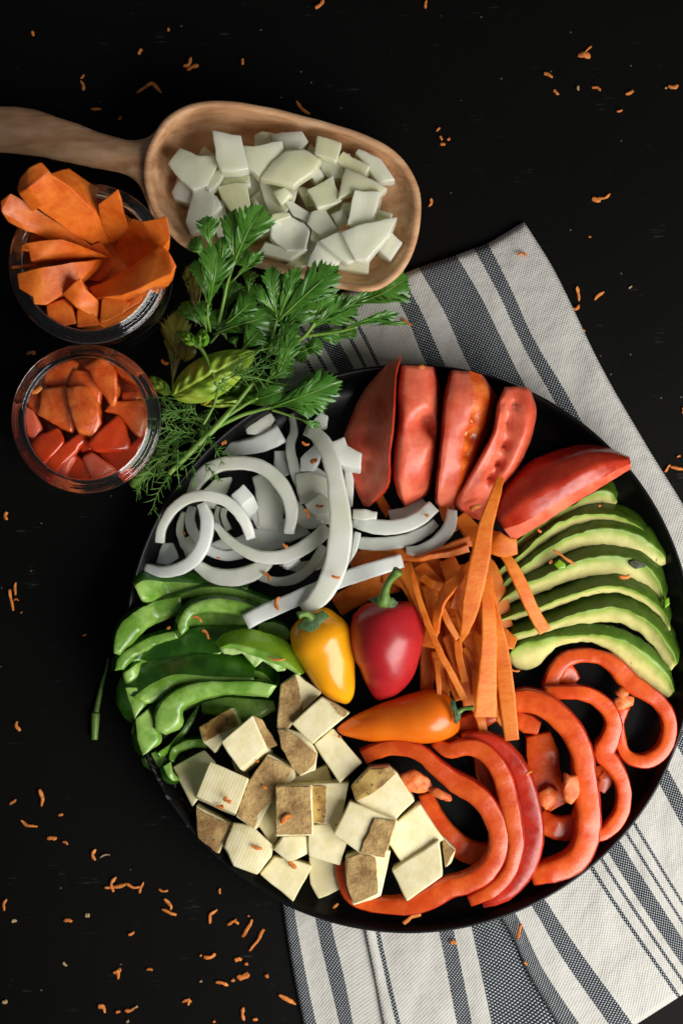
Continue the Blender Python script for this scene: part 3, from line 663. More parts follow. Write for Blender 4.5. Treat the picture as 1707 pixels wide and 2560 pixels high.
# right of the upright slice (over the carrot ribbons)
oa([(300, 745, .018), (380, 725, .019), (445, 670, .019)], 50, 'pink tinted onion slice under the tomato wedges', f=C5, h=.007)
oa([(150, 857, .023), (260, 866, .024), (380, 846, .024), (460, 806, .023), (502, 772, .022)], [50, 56, 58, 50, 40], 'lower of the two parallel onion slices below the tomato wedges', f=C5, h=.008)
oa([(140, 765, .026), (220, 788, .028), (330, 790, .029), (420, 760, .029), (492, 700, .027)], [50, 62, 64, 64, 60], 'upper of the two parallel onion slices below the tomato wedges', f=C5, h=.009)
oa([(372, 892, .026), (440, 890, .028), (510, 852, .029), (560, 790, .029), (572, 715, .027)], [30, 48, 54, 54, 40], 'small crescent onion slice at the edge of the carrot ribbons', f=C5, h=.008)
oa([(140, 735, .030), (190, 738, .031), (245, 742, .030)], [40, 48, 30], 'short onion nub between the upright slice and the parallel slices', f=C5, h=.007)
oc([(1420, 778), (1462, 786), (1442, 882), (1392, 960)], .031, (0, 8, .008), 'onion corner sticking out from the right side of the upright slice', dome=0)
oa([(815, 1290, .031), (900, 1245, .031), (1050, 1180, .032), (1200, 1115, .032), (1350, 1055, .032), (1530, 995, .032), (1692, 945, .031)], [90, 86, 84, 84, 84, 82, 76], 'long straight onion strip reaching from the green peppers across the carrots', h=.0065)
oa([(1150, 205, .027), (1205, 232, .030), (1270, 320, .035), (1305, 430, .038), (1328, 560, .040), (1345, 700, .041), (1346, 820, .041), (1322, 960, .040), (1275, 1080, .039), (1200, 1180, .037), (1130, 1220, .034)], [70, 90, 92, 96, 108, 122, 130, 128, 122, 105, 70], 'long upright onion slice on top of the heap, curving down its right side', h=.007, n=40)

# ================================================================ green pepper strips
def support(px, py):                        # height of the plate surface under a pixel
    d = math.hypot(px - 1022, py - 1622)
    return .006 + .0175 * max(0, min(1, (d - 615) / 75)) ** 1.2
def widen(a, b, k, kk=None):
    kk = k if kk is None else kk
    return [p + (p - q) * k for p, q in zip(a, b)], [q + (q - p) * kk for p, q in zip(a, b)]
def gstrip(outer, inner, zt, h, label, f=C6, skin='gskin', flesh='gflesh', rim=.22, n=26, zb=None, inner_drop=.3):
    o3 = resample([Vector((p[0], p[1], 0)) for p in f(outer)], n); i3 = resample([Vector((p[0], p[1], 0)) for p in f(inner)], n)
    o3, i3 = widen(o3, i3, .16, .30)
    rr = lerpl(rim, n)
    rim3 = [(a.x + (b.x - a.x) * q, a.y + (b.y - a.y) * q) for a, b, q in zip(o3, i3, rr)]
    zz = lerpl(zt, n)
    zz = [max(z, support((a.x + b.x) / 2, (a.y + b.y) / 2) + h * .8) for z, a, b in zip(zz, o3, i3)]
    V, F, A, _ = loft([([(p.x, p.y) for p in o3], [z - h * .75 for z in zz]), (rim3, zz), ([(p[0] + (q.x - p[0]) * .82, p[1] + (q.y - p[1]) * .82) for p, q in zip(rim3, i3)], [z - h * inner_drop * .35 for z in zz]), ([(p.x, p.y) for p in i3], [z - h * (inner_drop + .35) for z in zz])], n, 6, 2, .0004, None, bottom=min(zz) - h)
    e = empty('green_pepper_strip', base_of(f(outer), max(.006, min(zz) - h)), label, 'green pepper strip', 'green pepper strips on the black plate')
    bm = bmesh.new(); 
    keep = [a == 0 for a in A]
    c = mk('flesh', *pick(V, F, [not q for q in keep]), M[flesh], e); fixn(c)
    s = mk('skin', *pick(V, F, keep), M[skin], e)
    bm.free()
    # outward: skin must face away from the strip's middle
    me = s.data; mid = sum((Vector(v) for v in V), Vector()) / len(V)
    bad = sum(1 for p in me.polygons if p.normal.z < 0)
    if bad > len(me.polygons) / 2: me.flip_normals()
    return e
gstrip([(150, 880), (330, 760), (600, 700), (900, 690)], [(170, 960), (360, 850), (620, 800), (900, 790)], .013, .006, 'dark green pepper strip at the bottom of the pile, under the flat wide strip')
gstrip([(620, 420), (800, 390), (1000, 400), (1150, 450)], [(660, 520), (820, 500), (1000, 520), (1130, 560)], .0145, .006, 'dark green pepper strip seen through the curled arch')
gstrip([(330, 1120), (470, 1040), (700, 960), (900, 930)], [(380, 1240), (520, 1180), (760, 1090), (920, 1060)], .013, .006, 'dark green pepper strip between the long strip and the hooked one, lowest layer')
gstrip([(1220, 480), (1330, 470), (1420, 500), (1470, 560)], [(1200, 560), (1300, 590), (1400, 610), (1450, 620)], .014, .007, 'dark green pepper strip under the end of the onion strip, beside the yellow pepper')
gstrip([(230, 190), (300, 118), (430, 108), (700, 95), (1140, 165)], [(290, 300), (330, 290), (500, 250), (800, 205), (1130, 225)], .016, .009, 'topmost green pepper strip, half hidden under the onions', rim=[.2, .5, .8, .8])
gstrip([(760, 1095), (900, 1048), (1100, 1040), (1330, 1085)], [(770, 1180), (960, 1188), (1150, 1215), (1345, 1160)], .013, .007, 'dim green pepper strip just above the potato cubes', rim=.3)
gstrip([(760, 1100), (640, 1270), (520, 1430), (410, 1510)], [(720, 1230), (640, 1350), (540, 1480), (440, 1540)], .013, .006, 'dark translucent green pepper strip slanting down to the cut end by the rim')
gstrip([(450, 315), (620, 235), (800, 182), (1000, 195), (1200, 258), (1330, 312)], [(520, 330), (680, 285), (900, 270), (1100, 300), (1240, 350), (1300, 370)], .0195, .009, 'arched green pepper strip directly behind the curled one', rim=.35)
gstrip([(80, 730), (82, 600), (135, 485), (255, 388), (420, 308), (600, 275)], [(120, 745), (180, 660), (260, 560), (350, 485), (470, 430), (610, 385)], .0215, .012, 'green pepper strip curving down the left side with a glossy inner wall', rim=.16)
gstrip([(70, 870), (85, 770), (200, 672), (350, 588), (560, 535)], [(140, 862), (215, 760), (330, 690), (450, 640), (580, 600)], .0195, .009, 'green pepper strip ending in a torn pale tip at the plate rim', rim=.3)
gstrip([(340, 668), (560, 598), (780, 555), (930, 548), (1150, 535)], [(245, 770), (400, 796), (500, 805), (710, 768), (930, 715)], .022, .008, 'wide flat green pepper strip lying skin side up in the middle', rim=.86, inner_drop=.1)
gstrip([(1180, 820), (1270, 800), (1355, 870), (1375, 980)], [(1150, 870), (1220, 900), (1290, 945), (1340, 985)], .021, .008, 'small green pepper strip below the pale topmost strip', rim=.7)
gstrip([(598, 600), (562, 540), (578, 440), (650, 345), (780, 287), (930, 275), (1100, 305), (1230, 365)], [(655, 548), (648, 490), (700, 420), (800, 388), (950, 388), (1090, 410), (1175, 450)], .028, .013, 'curled green pepper strip shaped like an arch, with a ragged pale end', rim=.3)
gstrip([(118, 1000), (122, 1110), (175, 1215), (225, 1275)], [(235, 1000), (285, 1090), (300, 1150), (262, 1215)], .020, .010, 'short fat green pepper end at the left rim of the plate', rim=.45)
gstrip([(300, 1165), (400, 1095), (520, 1000), (660, 950)], [(385, 1290), (420, 1190), (510, 1085), (620, 1000)], .019, .008, 'dark green pepper strip between the two big pale edged strips', rim=.8)
gstrip([(243, 1250), (238, 1380), (262, 1470), (300, 1535)], [(330, 1180), (378, 1290), (410, 1430), (345, 1505)], .0205, .011, 'green pepper strip standing on edge above the cut end at the lower left', rim=.22)
gstrip([(125, 1010), (200, 898), (330, 828), (560, 788), (800, 758), (1050, 768), (1185, 830)], [(285, 1105), (420, 1040), (560, 952), (700, 940), (900, 948), (1060, 950), (1172, 945)], .030, .012, 'long green pepper strip with skin above and a pale cut edge below', rim=[.62, .6, .62, .66, .72, .74, .7])
gstrip([(402, 1325), (408, 1200), (470, 1088), (600, 998), (780, 948), (1000, 945), (1200, 945), (1358, 978)], [(470, 1362), (575, 1270), (600, 1150), (690, 1092), (850, 1045), (1050, 1032), (1200, 1040), (1305, 1055)], .034, .013, 'long pale edged green pepper strip hooked at its lower left end', rim=.14)
gstrip([(498, 1560), (520, 1470), (620, 1408), (770, 1385)], [(540, 1580), (575, 1500), (680, 1462), (800, 1452)], .018, .009, 'thin green pepper arc reaching from the cut end to the potatoes', rim=.3)
gstrip([(440, 1640), (470, 1710), (530, 1750), (580, 1742)], [(510, 1590), (530, 1660), (560, 1700), (590, 1712)], .016, .008, 'lowest green pepper curl on the plate beside the first potato cube', rim=.4)
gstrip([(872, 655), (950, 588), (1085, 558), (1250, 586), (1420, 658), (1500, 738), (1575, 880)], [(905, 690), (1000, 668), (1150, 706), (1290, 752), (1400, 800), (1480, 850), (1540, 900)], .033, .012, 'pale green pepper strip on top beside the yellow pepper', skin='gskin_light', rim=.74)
e = empty('green_pepper_strip', base_of(C6([(400, 1580)])), 'blunt cut green pepper end at the lower left rim of the plate', 'green pepper strip', 'green pepper strips on the black plate')
prism('skin', C6([(288, 1560), (330, 1510), (400, 1488), (505, 1525), (470, 1640), (420, 1695), (310, 1612)]), .0165, (0, 4, .009), M['gskin'], e, bev=.001, dome=.001)
prism('cut_face', C6([(315, 1560), (345, 1520), (410, 1498), (490, 1532), (455, 1620), (418, 1660), (340, 1605)]), .0182, (0, 0, .0015), M['gflesh'], e, bev=.0005, dome=.0008, tilt=(.0000, -.00002))
pale = [o for o in bpy.data.objects if o.get('label', '').startswith('pale green pepper strip on top')][0]
prism('membrane', C6([(905, 692), (1000, 682), (1100, 716), (1190, 736), (1300, 778), (1400, 815), (1425, 862), (1360, 878), (1310, 825), (1240, 800), (1185, 838), (1130, 790), (1080, 735), (1000, 742), (940, 735)]), .0300, (0, 2, .005), M['gmembrane'], pale, bev=.0008, jitter=.0009, dome=.0008, fr=300)

# ================================================================ potato cubes
def potato(top, z, ext, label, skins=(), tilt=(0, 0), m='potato', dome=.0, f=K1, bev=.0009, shrink=1.0, skm='pskin'):
    pts = f(top)
    pcx = sum(p[0] for p in pts) / len(pts); pcy = sum(p[1] for p in pts) / len(pts)
    pts = [(pcx + (p[0] - pcx) * 1.04, pcy + (p[1] - pcy) * 1.04) for p in pts]
    e = empty('potato_cube', base_of(pts, max(.006, z - ext[2])), label, 'potato cube', 'potato cubes on the black plate')
    prism('flesh', pts, z, ext, M[m], e, tilt=tilt, bev=bev, jitter=.0005, dome=dome, shrink=shrink)
    for sk in skins:
        poly, zz = sk[0], sk[1]; dm = sk[2] if len(sk) > 2 else .0006
        pq = f(poly, None); pr = []
        for a, b in zip(pq, pq[1:] + pq[:1]):
            for t in (0, .34, .67):
                pr.append(tuple(x + (y - x) * t + (random.uniform(-1.6, 1.6) if i_ < 2 and t else 0) for i_, (x, y) in enumerate(zip(a, b))))
        prism('skin', pr, zz, (0, 0, .0010), M[skm if len(sk) < 4 else sk[3]], e, bev=.0003, jitter=.0005, dome=dm, fr=300)
    return e
def zt(top, z, tilt):                       # height on a tilted top, for skin laid along it
    cx = sum(p[0] for p in top) / len(top); cy = sum(p[1] for p in top) / len(top)
    return lambda p: (p[0], p[1], z + (p[0] - cx) * tilt[0] / K1.s + (p[1] - cy) * tilt[1] / K1.s)
z1, z2, z3 = .020, .028, .036
potato([(640, 600), (830, 530), (855, 620), (660, 640)], .017, (0, 4, .011), 'shaded potato cube deep between the crinkled skin cube and the square skin cube')
potato([(330, 500), (400, 560), (430, 600), (350, 560)], .016, (0, 3, .010), 'sliver of potato showing under the large tilted cube')
potato([(455, 862), (555, 680), (585, 690), (580, 890), (545, 955), (480, 850)], .021, (0, 6, .014), 'shaded potato piece between the long skin slab and the square skin cube')
potato([(28, 540), (190, 455), (245, 520), (160, 700), (128, 742)], .020, (-4, 10, .013), 'potato cube in shade at the far left under the ridge cut cube', tilt=(.00004, 0))
potato([(740, 1008), (865, 1020), (908, 1172), (790, 1225), (745, 1150)], .0195, (0, 6, .013), 'potato cube lowest of all, left of the dotted skin piece')
potato([(485, 1100), (560, 1008), (752, 1055), (655, 1240)], .0225, (-6, 8, .015), 'potato cube with a pointed lower corner at the plate edge')
potato([(300, 955), (345, 835), (440, 845), (548, 945), (540, 1000), (490, 1062), (465, 1095), (350, 1050)], .0245, (-8, 14, .017), 'ridge cut potato cube at the lower left, rounded on one side', m='ridged', dome=.003)
potato([(150, 745), (330, 838), (262, 998), (155, 900)], .0205, (0, 4, .013), 'brown skinned potato piece at the left edge, skin outward', skins=[([(148, 752), (325, 842), (258, 992), (160, 905)], .0224, .0012)], dome=.001)
potato([(735, 850), (872, 832), (932, 930), (892, 1052), (735, 1002)], .0285, (6, 8, .018), 'plain potato cube left of the blotched skin cube', dome=.0006)
potato([(550, 970), (600, 902), (722, 900), (732, 990), (630, 1032)], .0275, (0, 4, .018), 'small potato cube with worn corners below the square skin cube', dome=.0015)
potato([(755, 628), (942, 622), (902, 832), (760, 832)], .0290, (0, 5, .019), 'potato cube half skin and half flesh beside the square skin cube', skins=[([(752, 635), (830, 640), (818, 832), (752, 832)], .0302, .0003, 'pskin_gold')])
potato([(590, 110), (670, 55), (800, 152), (705, 248), (625, 342), (570, 330)], .0285, (0, 6, .019), 'dark skinned potato cube against the green pepper, deepest in shade', skins=[([(592, 108), (668, 60), (690, 160), (706, 246), (622, 342), (572, 332)], .0300, .0008, 'pskin')])
potato([(165, 332), (332, 230), (378, 322), (280, 405), (245, 462), (190, 412)], .0275, (2, 10, .017), 'golden brown skinned potato cube nearest the green pepper strips', skins=[([(166, 330), (330, 230), (368, 318), (192, 408)], .0290, .0008, 'pskin_gold')])
potato([(425, 612), (525, 478), (656, 545), (655, 602), (560, 682), (462, 860), (360, 792)], .0305, (4, 10, .018), 'potato slab with a long brown skin face on the slope', skins=[([(422, 615), (522, 480), (652, 547), (602, 640), (472, 790), (448, 858), (360, 790)], .0322, .0010)])
potato([(575, 345), (622, 342), (700, 365), (762, 430), (778, 468), (768, 550), (690, 582), (640, 522)], .0300, (0, 6, .02), 'potato cube with wrinkled brown skin at the centre of the heap', skins=[([(576, 348), (620, 346), (690, 392), (778, 468), (768, 520), (690, 580), (640, 522), (592, 440)], .0316, .0014)])
potato([(765, 420), (860, 340), (1008, 515), (895, 616)], .0295, (4, 14, .019), 'clean potato cube beneath the tip of the orange pepper', dome=.0003)
potato([(150, 690), (222, 512), (422, 600), (352, 780)], .0345, (-8, 22, .018), 'ridge cut potato cube on top at the left with a carrot crumb', m='ridged', dome=.0005)
potato([(930, 1008), (1000, 984), (1160, 980), (1108, 1212), (970, 1256), (935, 1150)], .0300, (0, 6, .020), 'potato piece with pale dotted skin at the bottom of the heap', skins=[([(932, 1012), (1000, 988), (1084, 1012), (1090, 1100), (1098, 1200), (972, 1254), (935, 1150)], .0318, .0012)], dome=.0008)
potato([(1155, 935), (1195, 830), (1314, 735), (1432, 918), (1230, 1042)], .0310, (0, 8, .020), 'large plain potato cube next to the red pepper ring')
potato([(565, 640), (748, 638), (755, 892), (566, 896)], .0365, (2, 8, .020), 'potato cube with a square of brown skin facing up at the centre', skins=[([(564, 640), (746, 640), (752, 890), (566, 894)], .0379, .0004)])
potato([(960, 640), (1052, 545), (1150, 538), (1192, 572), (1282, 712), (1182, 812), (1062, 762), (985, 716)], .0335, (4, 10, .022), 'potato cube with a domed cap of dotted skin near the red pepper', skins=[([(958, 642), (1050, 546), (1150, 538), (1190, 572), (1082, 660), (984, 716)], .0350, .0030, 'pskin_gold')])
potato([(1172, 1080), (1412, 925), (1430, 1108), (1252, 1236)], .0345, (8, 8, .021), 'potato cube at the lower right of the heap with a slanted top', tilt=(.00003, .00002))
potato([(280, 408), (440, 270), (515, 440), (380, 552)], .0375, (10, 24, .020), 'large tilted potato cube highest at the upper left with brown skin on one edge', tilt=(-.00001, -.00003), skins=[([(446, 268, .0368), (492, 288, .0346), (570, 426, .0318), (518, 442, .0362)], .035, .0)])
potato([(868, 890), (952, 722), (1192, 818), (1130, 1010), (1000, 984)], .0370, (2, 10, .019), 'potato cube with a blotched skin strip beside the large plain cube', skins=[([(1076, 808), (1192, 820), (1130, 1012), (1002, 986)], .0384, .0004)])
potato([(648, 312), (800, 175), (942, 260), (756, 416)], .0350, (4, 8, .020), 'clean white potato cube touching the tip of the yellow pepper', skins=[([(868, 212), (940, 258), (915, 280), (850, 208)], .0362, .0003)])
# the pale pink skinned piece that peeps out behind the lower right cube
potato([(1432, 905), (1502, 970), (1480, 1040), (1452, 1062), (1440, 1000)], .027, (0, 4, .016), 'pinkish skinned potato corner behind the lower right cube', skins=[([(1434, 908), (1500, 972), (1452, 1060)], .0284, .0006)])
# ================================================================ red pepper rings
def ring(path, w, label, h=.009, f=K2, n=44, membranes=(), closed=False, more=(), outflip=False, lean=0.0):
    e = empty('red_pepper_ring', base_of(f(path)), label, 'red pepper ring', 'red pepper rings on the black plate')
    for q, (pt, ww, hh, ln) in enumerate([(path, w, h, lean)] + [(m_[0], m_[1], m_[2] if len(m_) > 2 else h, 0.0) for m_ in more]):
        pp = f(pt); k = 16
        ws = [x * 1.14 / f.s for x in ww] if isinstance(ww, (list, tuple)) else ww * 1.14 / f.s
        nn = n if q == 0 else 20
        V, F, A = sweep(pp, ws, hh, nn, k, 5.0, closed=closed and q == 0, jitter=.0004, lean=ln)
        # outer side = away from the curve's centre
        cx = sum(p[0] for p in pp) / len(pp); cy = sum(p[1] for p in pp) / len(pp)
        cen = P(cx, cy, 0); s_ = 0
        for i in range(nn - 1):
            a = V[i * k + 0]; b = V[i * k + k // 2]
            s_ += ((a - cen).xy.length - (b - cen).xy.length)
        outside = s_ > 0
        if outflip: outside = not outside
        keep = []
        for (i, j) in A:
            right = j in (0, 1, k - 1, k - 2) or j == 2 and False
            left = j in (k // 2, k // 2 - 1, k // 2 + 1, k // 2 - 2)
            keep.append(i >= 0 and ((right if outside else left)))
        if q and len(more[q - 1]) > 3:
            fixn(mk('skin', V, F, M['rskin'], e)); continue
        fixn(mk('flesh', *pick(V, F, [not x for x in keep]), M['rflesh'], e))
        o = mk('skin', *pick(V, F, keep), M['rskin'], e)
        me = o.data; og = e.location
        bad = 0
        for p in me.polygons:
            c_ = p.center + og - cen
            sgn = p.normal.x * c_.x + p.normal.y * c_.y
            bad += (sgn < 0) != outflip
        if bad > len(me.polygons) / 2: me.flip_normals()
    for mb in membranes:
        prism('membrane', f(mb[0]), mb[1], (0, 4, .007), M['membrane'], e, bev=.0016, jitter=.0009, dome=.0018, fr=300)
    return e
# deepest first
ring([(640, 560, .014), (655, 640, .015), (690, 720, .016), (750, 800, .016)], [50, 66, 66, 50], 'shaded red pepper piece in the gap between the two front rings', h=.008)
ring([(390, 740, .015), (430, 850, .017), (500, 945, .018), (590, 1010, .018), (700, 1030, .018)], [60, 84, 92, 96, 90], 'lower red pepper arc seen inside the front ring', h=.009)
ring([(905, 470, .014), (925, 560, .015), (935, 650, .015), (960, 730, .015), (1000, 800, .015)], [100, 130, 130, 120, 90], 'dark inner wall of red pepper under the large right ring', h=.008)
ring([(905, 850, .016), (960, 890, .018), (1030, 905, .018), (1090, 880, .018), (1110, 820, .017)], [80, 90, 96, 90, 60], 'red pepper wall curving under the large right ring near its membrane', h=.009, membranes=[([(900, 740), (950, 705), (1000, 720), (985, 770), (945, 820), (915, 790)], .019)])
ring([(1170, 640, .016), (1200, 640, .017), (1215, 680, .017), (1190, 730, .016)], [50, 60, 60, 40], 'short red pepper piece inside the narrow double ring at the right', h=.008)
ring([(445, 500, .018), (540, 445, .020), (640, 400, .021), (740, 340, .021), (840, 320, .021)], [60, 80, 84, 84, 60], 'red pepper end running under the carrot ribbons beside the orange pepper', h=.009)
ring([(800, 395, .016), (860, 420, .017), (910, 440, .017)], [70, 84, 60], 'red pepper inner wall under the top of the large right ring', h=.008)
ring([(955, 262, .020), (985, 190, .021), (1030, 130, .022), (1110, 108, .0225), (1200, 120, .023), (1270, 165, .023), (1320, 225, .023), (1390, 270, .0235), (1455, 315, .0235), (1500, 380, .0235), (1508, 470, .0235), (1475, 550, .0235), (1410, 592, .0235), (1345, 590, .023), (1300, 555, .022), (1280, 480, .0215), (1276, 410, .0215), (1302, 335, .022)],
     [60, 66, 62, 56, 58, 68, 84, 76, 64, 60, 58, 60, 62, 56, 50, 46, 44, 50], 'far right red pepper ring with two holes, against the avocado', h=.009, n=60, membranes=[([(1245, 315), (1285, 285), (1350, 300), (1340, 335), (1300, 352), (1265, 355)], .0225), ([(1255, 275), (1290, 250), (1330, 280), (1290, 310)], .0235)],
     more=[([(1000, 165, .019), (1040, 200, .018), (1075, 235, .017)], [90, 84, 60], .007)])
ring([(935, 280, .024), (1030, 278, .026), (1110, 280, .027), (1180, 310, .027), (1235, 365, .027), (1255, 430, .027), (1235, 500, .026), (1210, 555, .026), (1250, 610, .026), (1290, 680, .026), (1302, 760, .0255), (1285, 840, .025), (1235, 905, .0245), (1180, 935, .024), (1120, 930, .022)],
     [52, 58, 58, 62, 64, 66, 74, 90, 70, 60, 58, 60, 60, 56, 40], 'narrow double red pepper ring in the middle of the right hand rings', h=.009, n=60)
ring([(790, 320, .028), (860, 315, .029), (930, 335, .030), (1000, 385, .0305), (1070, 465, .031), (1110, 560, .031), (1122, 660, .031), (1135, 760, .031), (1142, 860, .031), (1130, 960, .030), (1090, 1040, .030), (1020, 1085, .0295), (940, 1108, .029), (875, 1125, .027)],
     [90, 98, 98, 96, 92, 88, 92, 100, 98, 96, 98, 100, 90, 70], 'large red pepper ring reaching from the carrot ribbons down to the plate rim', h=.012, n=60, membranes=[([(1030, 640), (1050, 655), (1085, 650), (1095, 690), (1095, 750), (1060, 790), (1020, 765), (1018, 710)], .0312)])
ring([(430, 505, .030), (500, 545, .033), (570, 530, .034), (640, 540, .0345), (700, 590, .035), (745, 670, .035), (768, 760, .035), (790, 860, .035), (805, 960, .035), (790, 1060, .034), (745, 1140, .033), (670, 1200, .032), (590, 1235, .030)],
     [40, 66, 70, 74, 76, 78, 78, 72, 66, 60, 60, 60, 50], 'second red pepper ring from the potatoes, showing a wide glossy skin side', h=.010, n=60,
     more=[([(560, 500, .0315), (640, 488, .0315), (720, 515, .0315), (790, 580, .031), (842, 680, .0305), (866, 800, .030), (880, 920, .030), (862, 1040, .0295), (815, 1140, .029), (740, 1210, .028), (650, 1245, .027)], [50, 60, 66, 72, 84, 96, 100, 96, 84, 66, 40], .014, 'skin')])
ring([(105, 575, .028), (160, 550, .030), (230, 532, .032), (310, 535, .033), (385, 570, .034), (450, 630, .034), (530, 690, .034), (610, 735, .035), (675, 800, .035), (715, 880, .035), (730, 960, .035), (712, 1040, .034), (660, 1110, .034), (580, 1155, .033), (490, 1180, .032), (420, 1220, .031), (330, 1255, .029), (230, 1260, .027), (120, 1248, .0245), (50, 1210, .024), (15, 1130, .024), (5, 1050, .023)],
     [60, 66, 66, 64, 66, 74, 90, 84, 84, 80, 78, 82, 84, 82, 88, 84, 76, 64, 60, 62, 60, 50], 'front red pepper ring curling round the potato cubes', h=.011, n=80,
     membranes=[([(400, 720), (440, 710), (510, 750), (515, 775), (470, 770), (420, 745)], .0325), ([(270, 660), (340, 625), (400, 660), (430, 715), (370, 740), (310, 730)], .030)])

# ================================================================ tomato wedges
def wedge(curves, label, parts, bottom, n=30, seeds=(), dents=(), smooth=2, f=C5):
    """curves: [(pts, z, seg part name)] across the wedge; the segment after each curve carries that part"""
    V, F, A, _ = loft([(f(c_[0]), c_[1]) for c_ in curves], n, 6, smooth, .0003, None, bottom=bottom)
    for (dx, dy, rad, dep) in dents:
        q = f([(dx, dy)])[0]; c_ = P(q[0], q[1], .03)
        for i, v in enumerate(V):
            d = (v.xy - c_.xy).length / (rad / f.s * S)
            if d < 1 and v.z > .012: V[i] = v - Vector((0, 0, dep * (1 - d * d) ** 2))
    e = empty('tomato_wedge', base_of(f(curves[0][0])), label, 'tomato wedge', 'tomato wedges fanned on the black plate')
    seg = [c_[2] for c_ in curves] + [curves[-1][2]]
    for nm, mt in parts:
        keep = [(a >= 0 and seg[min(a, len(seg) - 1)] == nm) or (a < 0 and nm == parts[0][0]) for a in A]
        fixn_part(mk(nm, *pick(V, F, keep), M[mt], e), V)
    for (sx, sy, z) in seeds:
        q = f([(sx, sy)])[0]
        seed_at(P(q[0], q[1], z), e)
    return e
def fixn_part(o, V):
    mid = sum((Vector(v) for v in V), Vector()) / len(V); me = o.data
    org = o.parent.location if o.parent else o.location
    bad = sum(1 for p in me.polygons if p.normal.dot(p.center + org - mid) < 0)
    if bad > len(me.polygons) / 2: me.flip_normals()
    return o
def seed_at(c_, e):
    a = random.random() * 3; V = []; F = []
    for i in range(5):
        t = math.pi * i / 4
        for j in range(6):
            b = 2 * math.pi * j / 6; r = math.sin(t) * (.0009 if i < 3 else .0007)
            x = -.0017 * math.cos(t); y = r * math.cos(b); z = .6 * r * math.sin(b)
            V.append(c_ + Vector((x * math.cos(a) - y * math.sin(a), x * math.sin(a) + y * math.cos(a), z)))
    for i in range(4):
        for j in range(6): F.append((i * 6 + j, i * 6 + (j + 1) % 6, (i + 1) * 6 + (j + 1) % 6, (i + 1) * 6 + j))
    mk('seed', V, F, M['seed'], e)
wedge([([(346, 48), (262, 112), (180, 215), (120, 350), (98, 420), (128, 500), (138, 590), (188, 702)], [.032, .022, .016, .013, .013, .014, .014, .013], 'flesh'),
       ([(347, 48), (300, 130), (255, 240), (222, 370), (215, 450), (222, 540), (215, 620), (196, 703)], [.034, .030, .026, .024, .023, .022, .020, .015], 'flesh'),
       ([(350, 50), (326, 130), (320, 250), (312, 380), (300, 480), (300, 570), (285, 620), (205, 704)], [.036, .040, .041, .040, .037, .034, .030, .017], 'skin'),
       ([(352, 52), (332, 140), (328, 260), (320, 380), (306, 480), (306, 570), (290, 630), (212, 704)], [.035, .034, .030, .028, .026, .024, .022, .012], 'skin')],
      'first tomato wedge next to the onions, its flesh turned away from the light', [('flesh', 'tflesh'), ('skin', 'tskin')], .008, dents=[(215, 510, 50, .004), (180, 560, 30, .003), (200, 390, 36, .002)], seeds=[(143, 405, .0165)])
wedge([([(342, 96), (330, 200), (335, 320), (318, 450), (312, 560), (338, 660), (368, 708)], [.026, .028, .028, .027, .024, .020, .014], 'flesh'),
       ([(360, 92), (352, 190), (362, 310), (345, 440), (342, 560), (356, 650), (372, 710)], [.038, .041, .042, .041, .037, .028, .017], 'flesh'),
       ([(440, 92), (450, 190), (462, 280), (440, 350), (470, 420), (440, 540), (420, 630), (378, 710)], [.037, .040, .040, .035, .038, .036, .027, .017], 'flesh'),
       ([(485, 98), (500, 190), (500, 300), (495, 430), (480, 540), (452, 640), (386, 712)], [.033, .034, .033, .032, .030, .024, .015], 'skin'),
       ([(498, 110), (522, 210), (524, 330), (512, 450), (494, 560), (462, 650), (390, 712)], [.024, .022, .020, .020, .018, .016, .012], 'skin')],
      'second tomato wedge from the onions, with smooth pale flesh facing up', [('flesh', 'tflesh'), ('skin', 'tskin')], .008, dents=[(455, 330, 46, .007), (478, 375, 30, .005), (390, 625, 18, .003), (430, 400, 60, .0012)])
wedge([([(560, 118), (530, 230), (516, 400), (500, 560), (496, 690), (530, 714)], [.026, .026, .026, .024, .020, .012], 'skin'),
       ([(572, 114), (545, 230), (528, 400), (512, 560), (506, 685), (535, 714)], [.037, .042, .043, .040, .030, .016], 'flesh'),
       ([(640, 116), (660, 200), (650, 300), (618, 420), (605, 540), (590, 640), (560, 714)], [.036, .040, .040, .039, .037, .029, .016], 'gel'),
       ([(690, 130), (725, 200), (715, 300), (680, 420), (645, 540), (610, 650), (570, 714)], [.033, .034, .033, .031, .030, .025, .015], 'skin'),
       ([(720, 155), (762, 235), (745, 340), (700, 480), (660, 580), (620, 660), (580, 714)], [.023, .020, .018, .017, .016, .015, .011], 'skin')],
      'third tomato wedge from the onions, a few pale seeds on its wet side', [('flesh', 'tflesh'), ('gel', 'gel'), ('skin', 'tskin')], .008,
      dents=[(640, 400, 44, .005), (622, 480, 36, .004), (660, 320, 30, .003)], seeds=[(645, 330, .0385), (628, 383, .0365), (640, 432, .033)])
